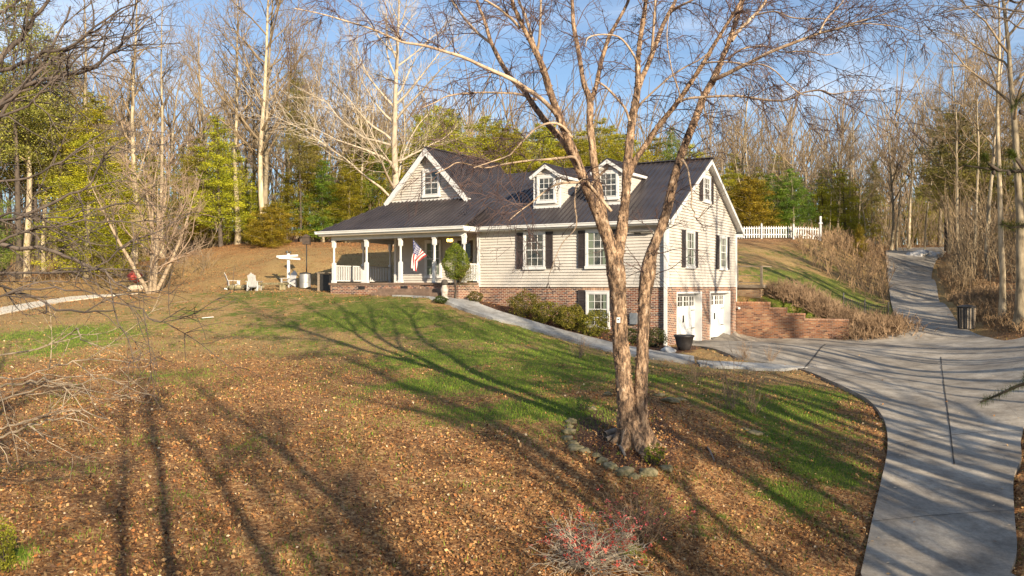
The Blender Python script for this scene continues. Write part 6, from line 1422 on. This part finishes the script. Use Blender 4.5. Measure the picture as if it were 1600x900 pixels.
# leaves blown on to the drive edges
X, Y = field(5000, 12, 45, .7); k = inpoly(X, Y, drive_poly); X, Y = X[k], Y[k]
k = rng.random(len(X)) < .03 + .5 * ~(inpoly(X + .45, Y, drive_poly) & inpoly(X - .45, Y, drive_poly)); X, Y = X[k], Y[k]; C = np.stack([X, Y, H(X, Y) + .075], 1); V, Q = leaves_vq(rng, C, .075, .6, .85)
tag(np_mesh('drive_leaves', V, Q, M_leaf, col=lp[rng.integers(1, 6, len(C))]), 'stray leaves lying along the edges of the concrete drive', 'leaves', kind='stuff')
X, Y = field(520000, 10, 36, 1.0); g_ = grass_amt(X, Y); k = ex(X, Y) & (rng.random(len(X)) < (g_ * .95 + .05) * np.clip(1.3 - Y / 40, .3, 1)); X, Y, g_ = X[k], Y[k], g_[k]
n_ = len(X); C = np.stack([X, Y, terr(X, Y) - .005], 1); a = rng.uniform(0, 6.28, n_); hh_ = rng.uniform(.035, .09, n_); wv_ = rng.uniform(.004, .008, n_)
side = np.stack([np.cos(a), np.sin(a), 0 * a], 1) * wv_[:, None]; tip = np.stack([rng.normal(0, .022, n_), rng.normal(0, .022, n_), hh_], 1)
V = np.stack([C - side, C + side, C + tip], 1).reshape(-1, 3)
cg = np.array([.06, .14, .01]) + np.array([.20, .22, .02]) * rng.random((n_, 1)); dry = rng.random(n_) < (.5 - .42 * g_); cg[dry] = np.array([.28, .20, .08]) * rng.uniform(.6, 1.3, (dry.sum(), 1)); print('blades', n_)
tag(np_mesh('grass', V, None, M_leaf, col=cg, tris=np.arange(n_ * 3).reshape(-1, 3)), 'short patchy green grass growing through the leaves', 'grass', kind='stuff')
# ------------------------------------------------------------------ sky, sun, camera
w = bpy.data.worlds.new('World'); S.world = w; w.use_nodes = True; nt = w.node_tree; bg = nt.nodes['Background']
AZ, EL = 27.0, 18.5
sky = nt.nodes.new('ShaderNodeTexSky'); sky.sky_type = 'NISHITA'; sky.sun_disc = False
sky.sun_elevation = R(EL); sky.sun_rotation = R(180 - AZ); sky.air_density = 1.0; sky.dust_density = .3; sky.ozone_density = 4.0
tc = nt.nodes.new('ShaderNodeTexCoord'); mp = nt.nodes.new('ShaderNodeMapping'); mp.inputs['Scale'].default_value = (1.2, 1.2, 5.0); mp.inputs['Rotation'].default_value = (0, 0, .5)
nt.links.new(tc.outputs['Generated'], mp.inputs[0])
nz = nt.nodes.new('ShaderNodeTexNoise'); nz.inputs['Scale'].default_value = 2.6; nz.inputs['Detail'].default_value = 9; nz.inputs['Roughness'].default_value = .58; nz.inputs['Distortion'].default_value = .5
nt.links.new(mp.outputs[0], nz.inputs['Vector'])
cl = ramp(nt, nz.outputs['Fac'], [(.38, (.07, .07, .07)), (.54, (.17, .17, .17)), (.74, (.75, .75, .75))])
c = mix(nt, cl, sky.outputs[0], (7.5, 8.2, 9.3))
nt.links.new(c, bg.inputs[0]); bg.inputs[1].default_value = .075
sd = bpy.data.lights.new('sun', 'SUN'); sd.energy = 5.0; sd.angle = R(.53); sd.color = (1, .85, .64)
so = bpy.data.objects.new('sun', sd); COL.objects.link(so)
dirn = Vector((-math.sin(R(AZ)) * math.cos(R(EL)), math.cos(R(AZ)) * math.cos(R(EL)), -math.sin(R(EL))))
so.rotation_euler = dirn.to_track_quat('-Z', 'Y').to_euler(); so.location = (20, -30, 30)
cd = bpy.data.cameras.new('camera'); cam = bpy.data.objects.new('camera', cd); COL.objects.link(cam)
cd.sensor_width = 36; cd.lens = 36 * F / 1600; cd.clip_end = 2000; cd.clip_start = .1; cd.shift_y = -(HY - 450) / 1600 * -1
cam.location = (0, 0, ZC); cam.rotation_euler = (R(90), 0, 0); S.camera = cam
vs = S.view_settings; vs.view_transform = 'Standard'; vs.look = 'None'; vs.gamma = 1; vs.use_curve_mapping = False; vs.exposure = .98
S.cycles.use_denoising = True if hasattr(S.cycles, 'use_denoising') else None
S.cycles.max_bounces = 6; S.cycles.transparent_max_bounces = 8; S.cycles.sample_clamp_indirect = 6
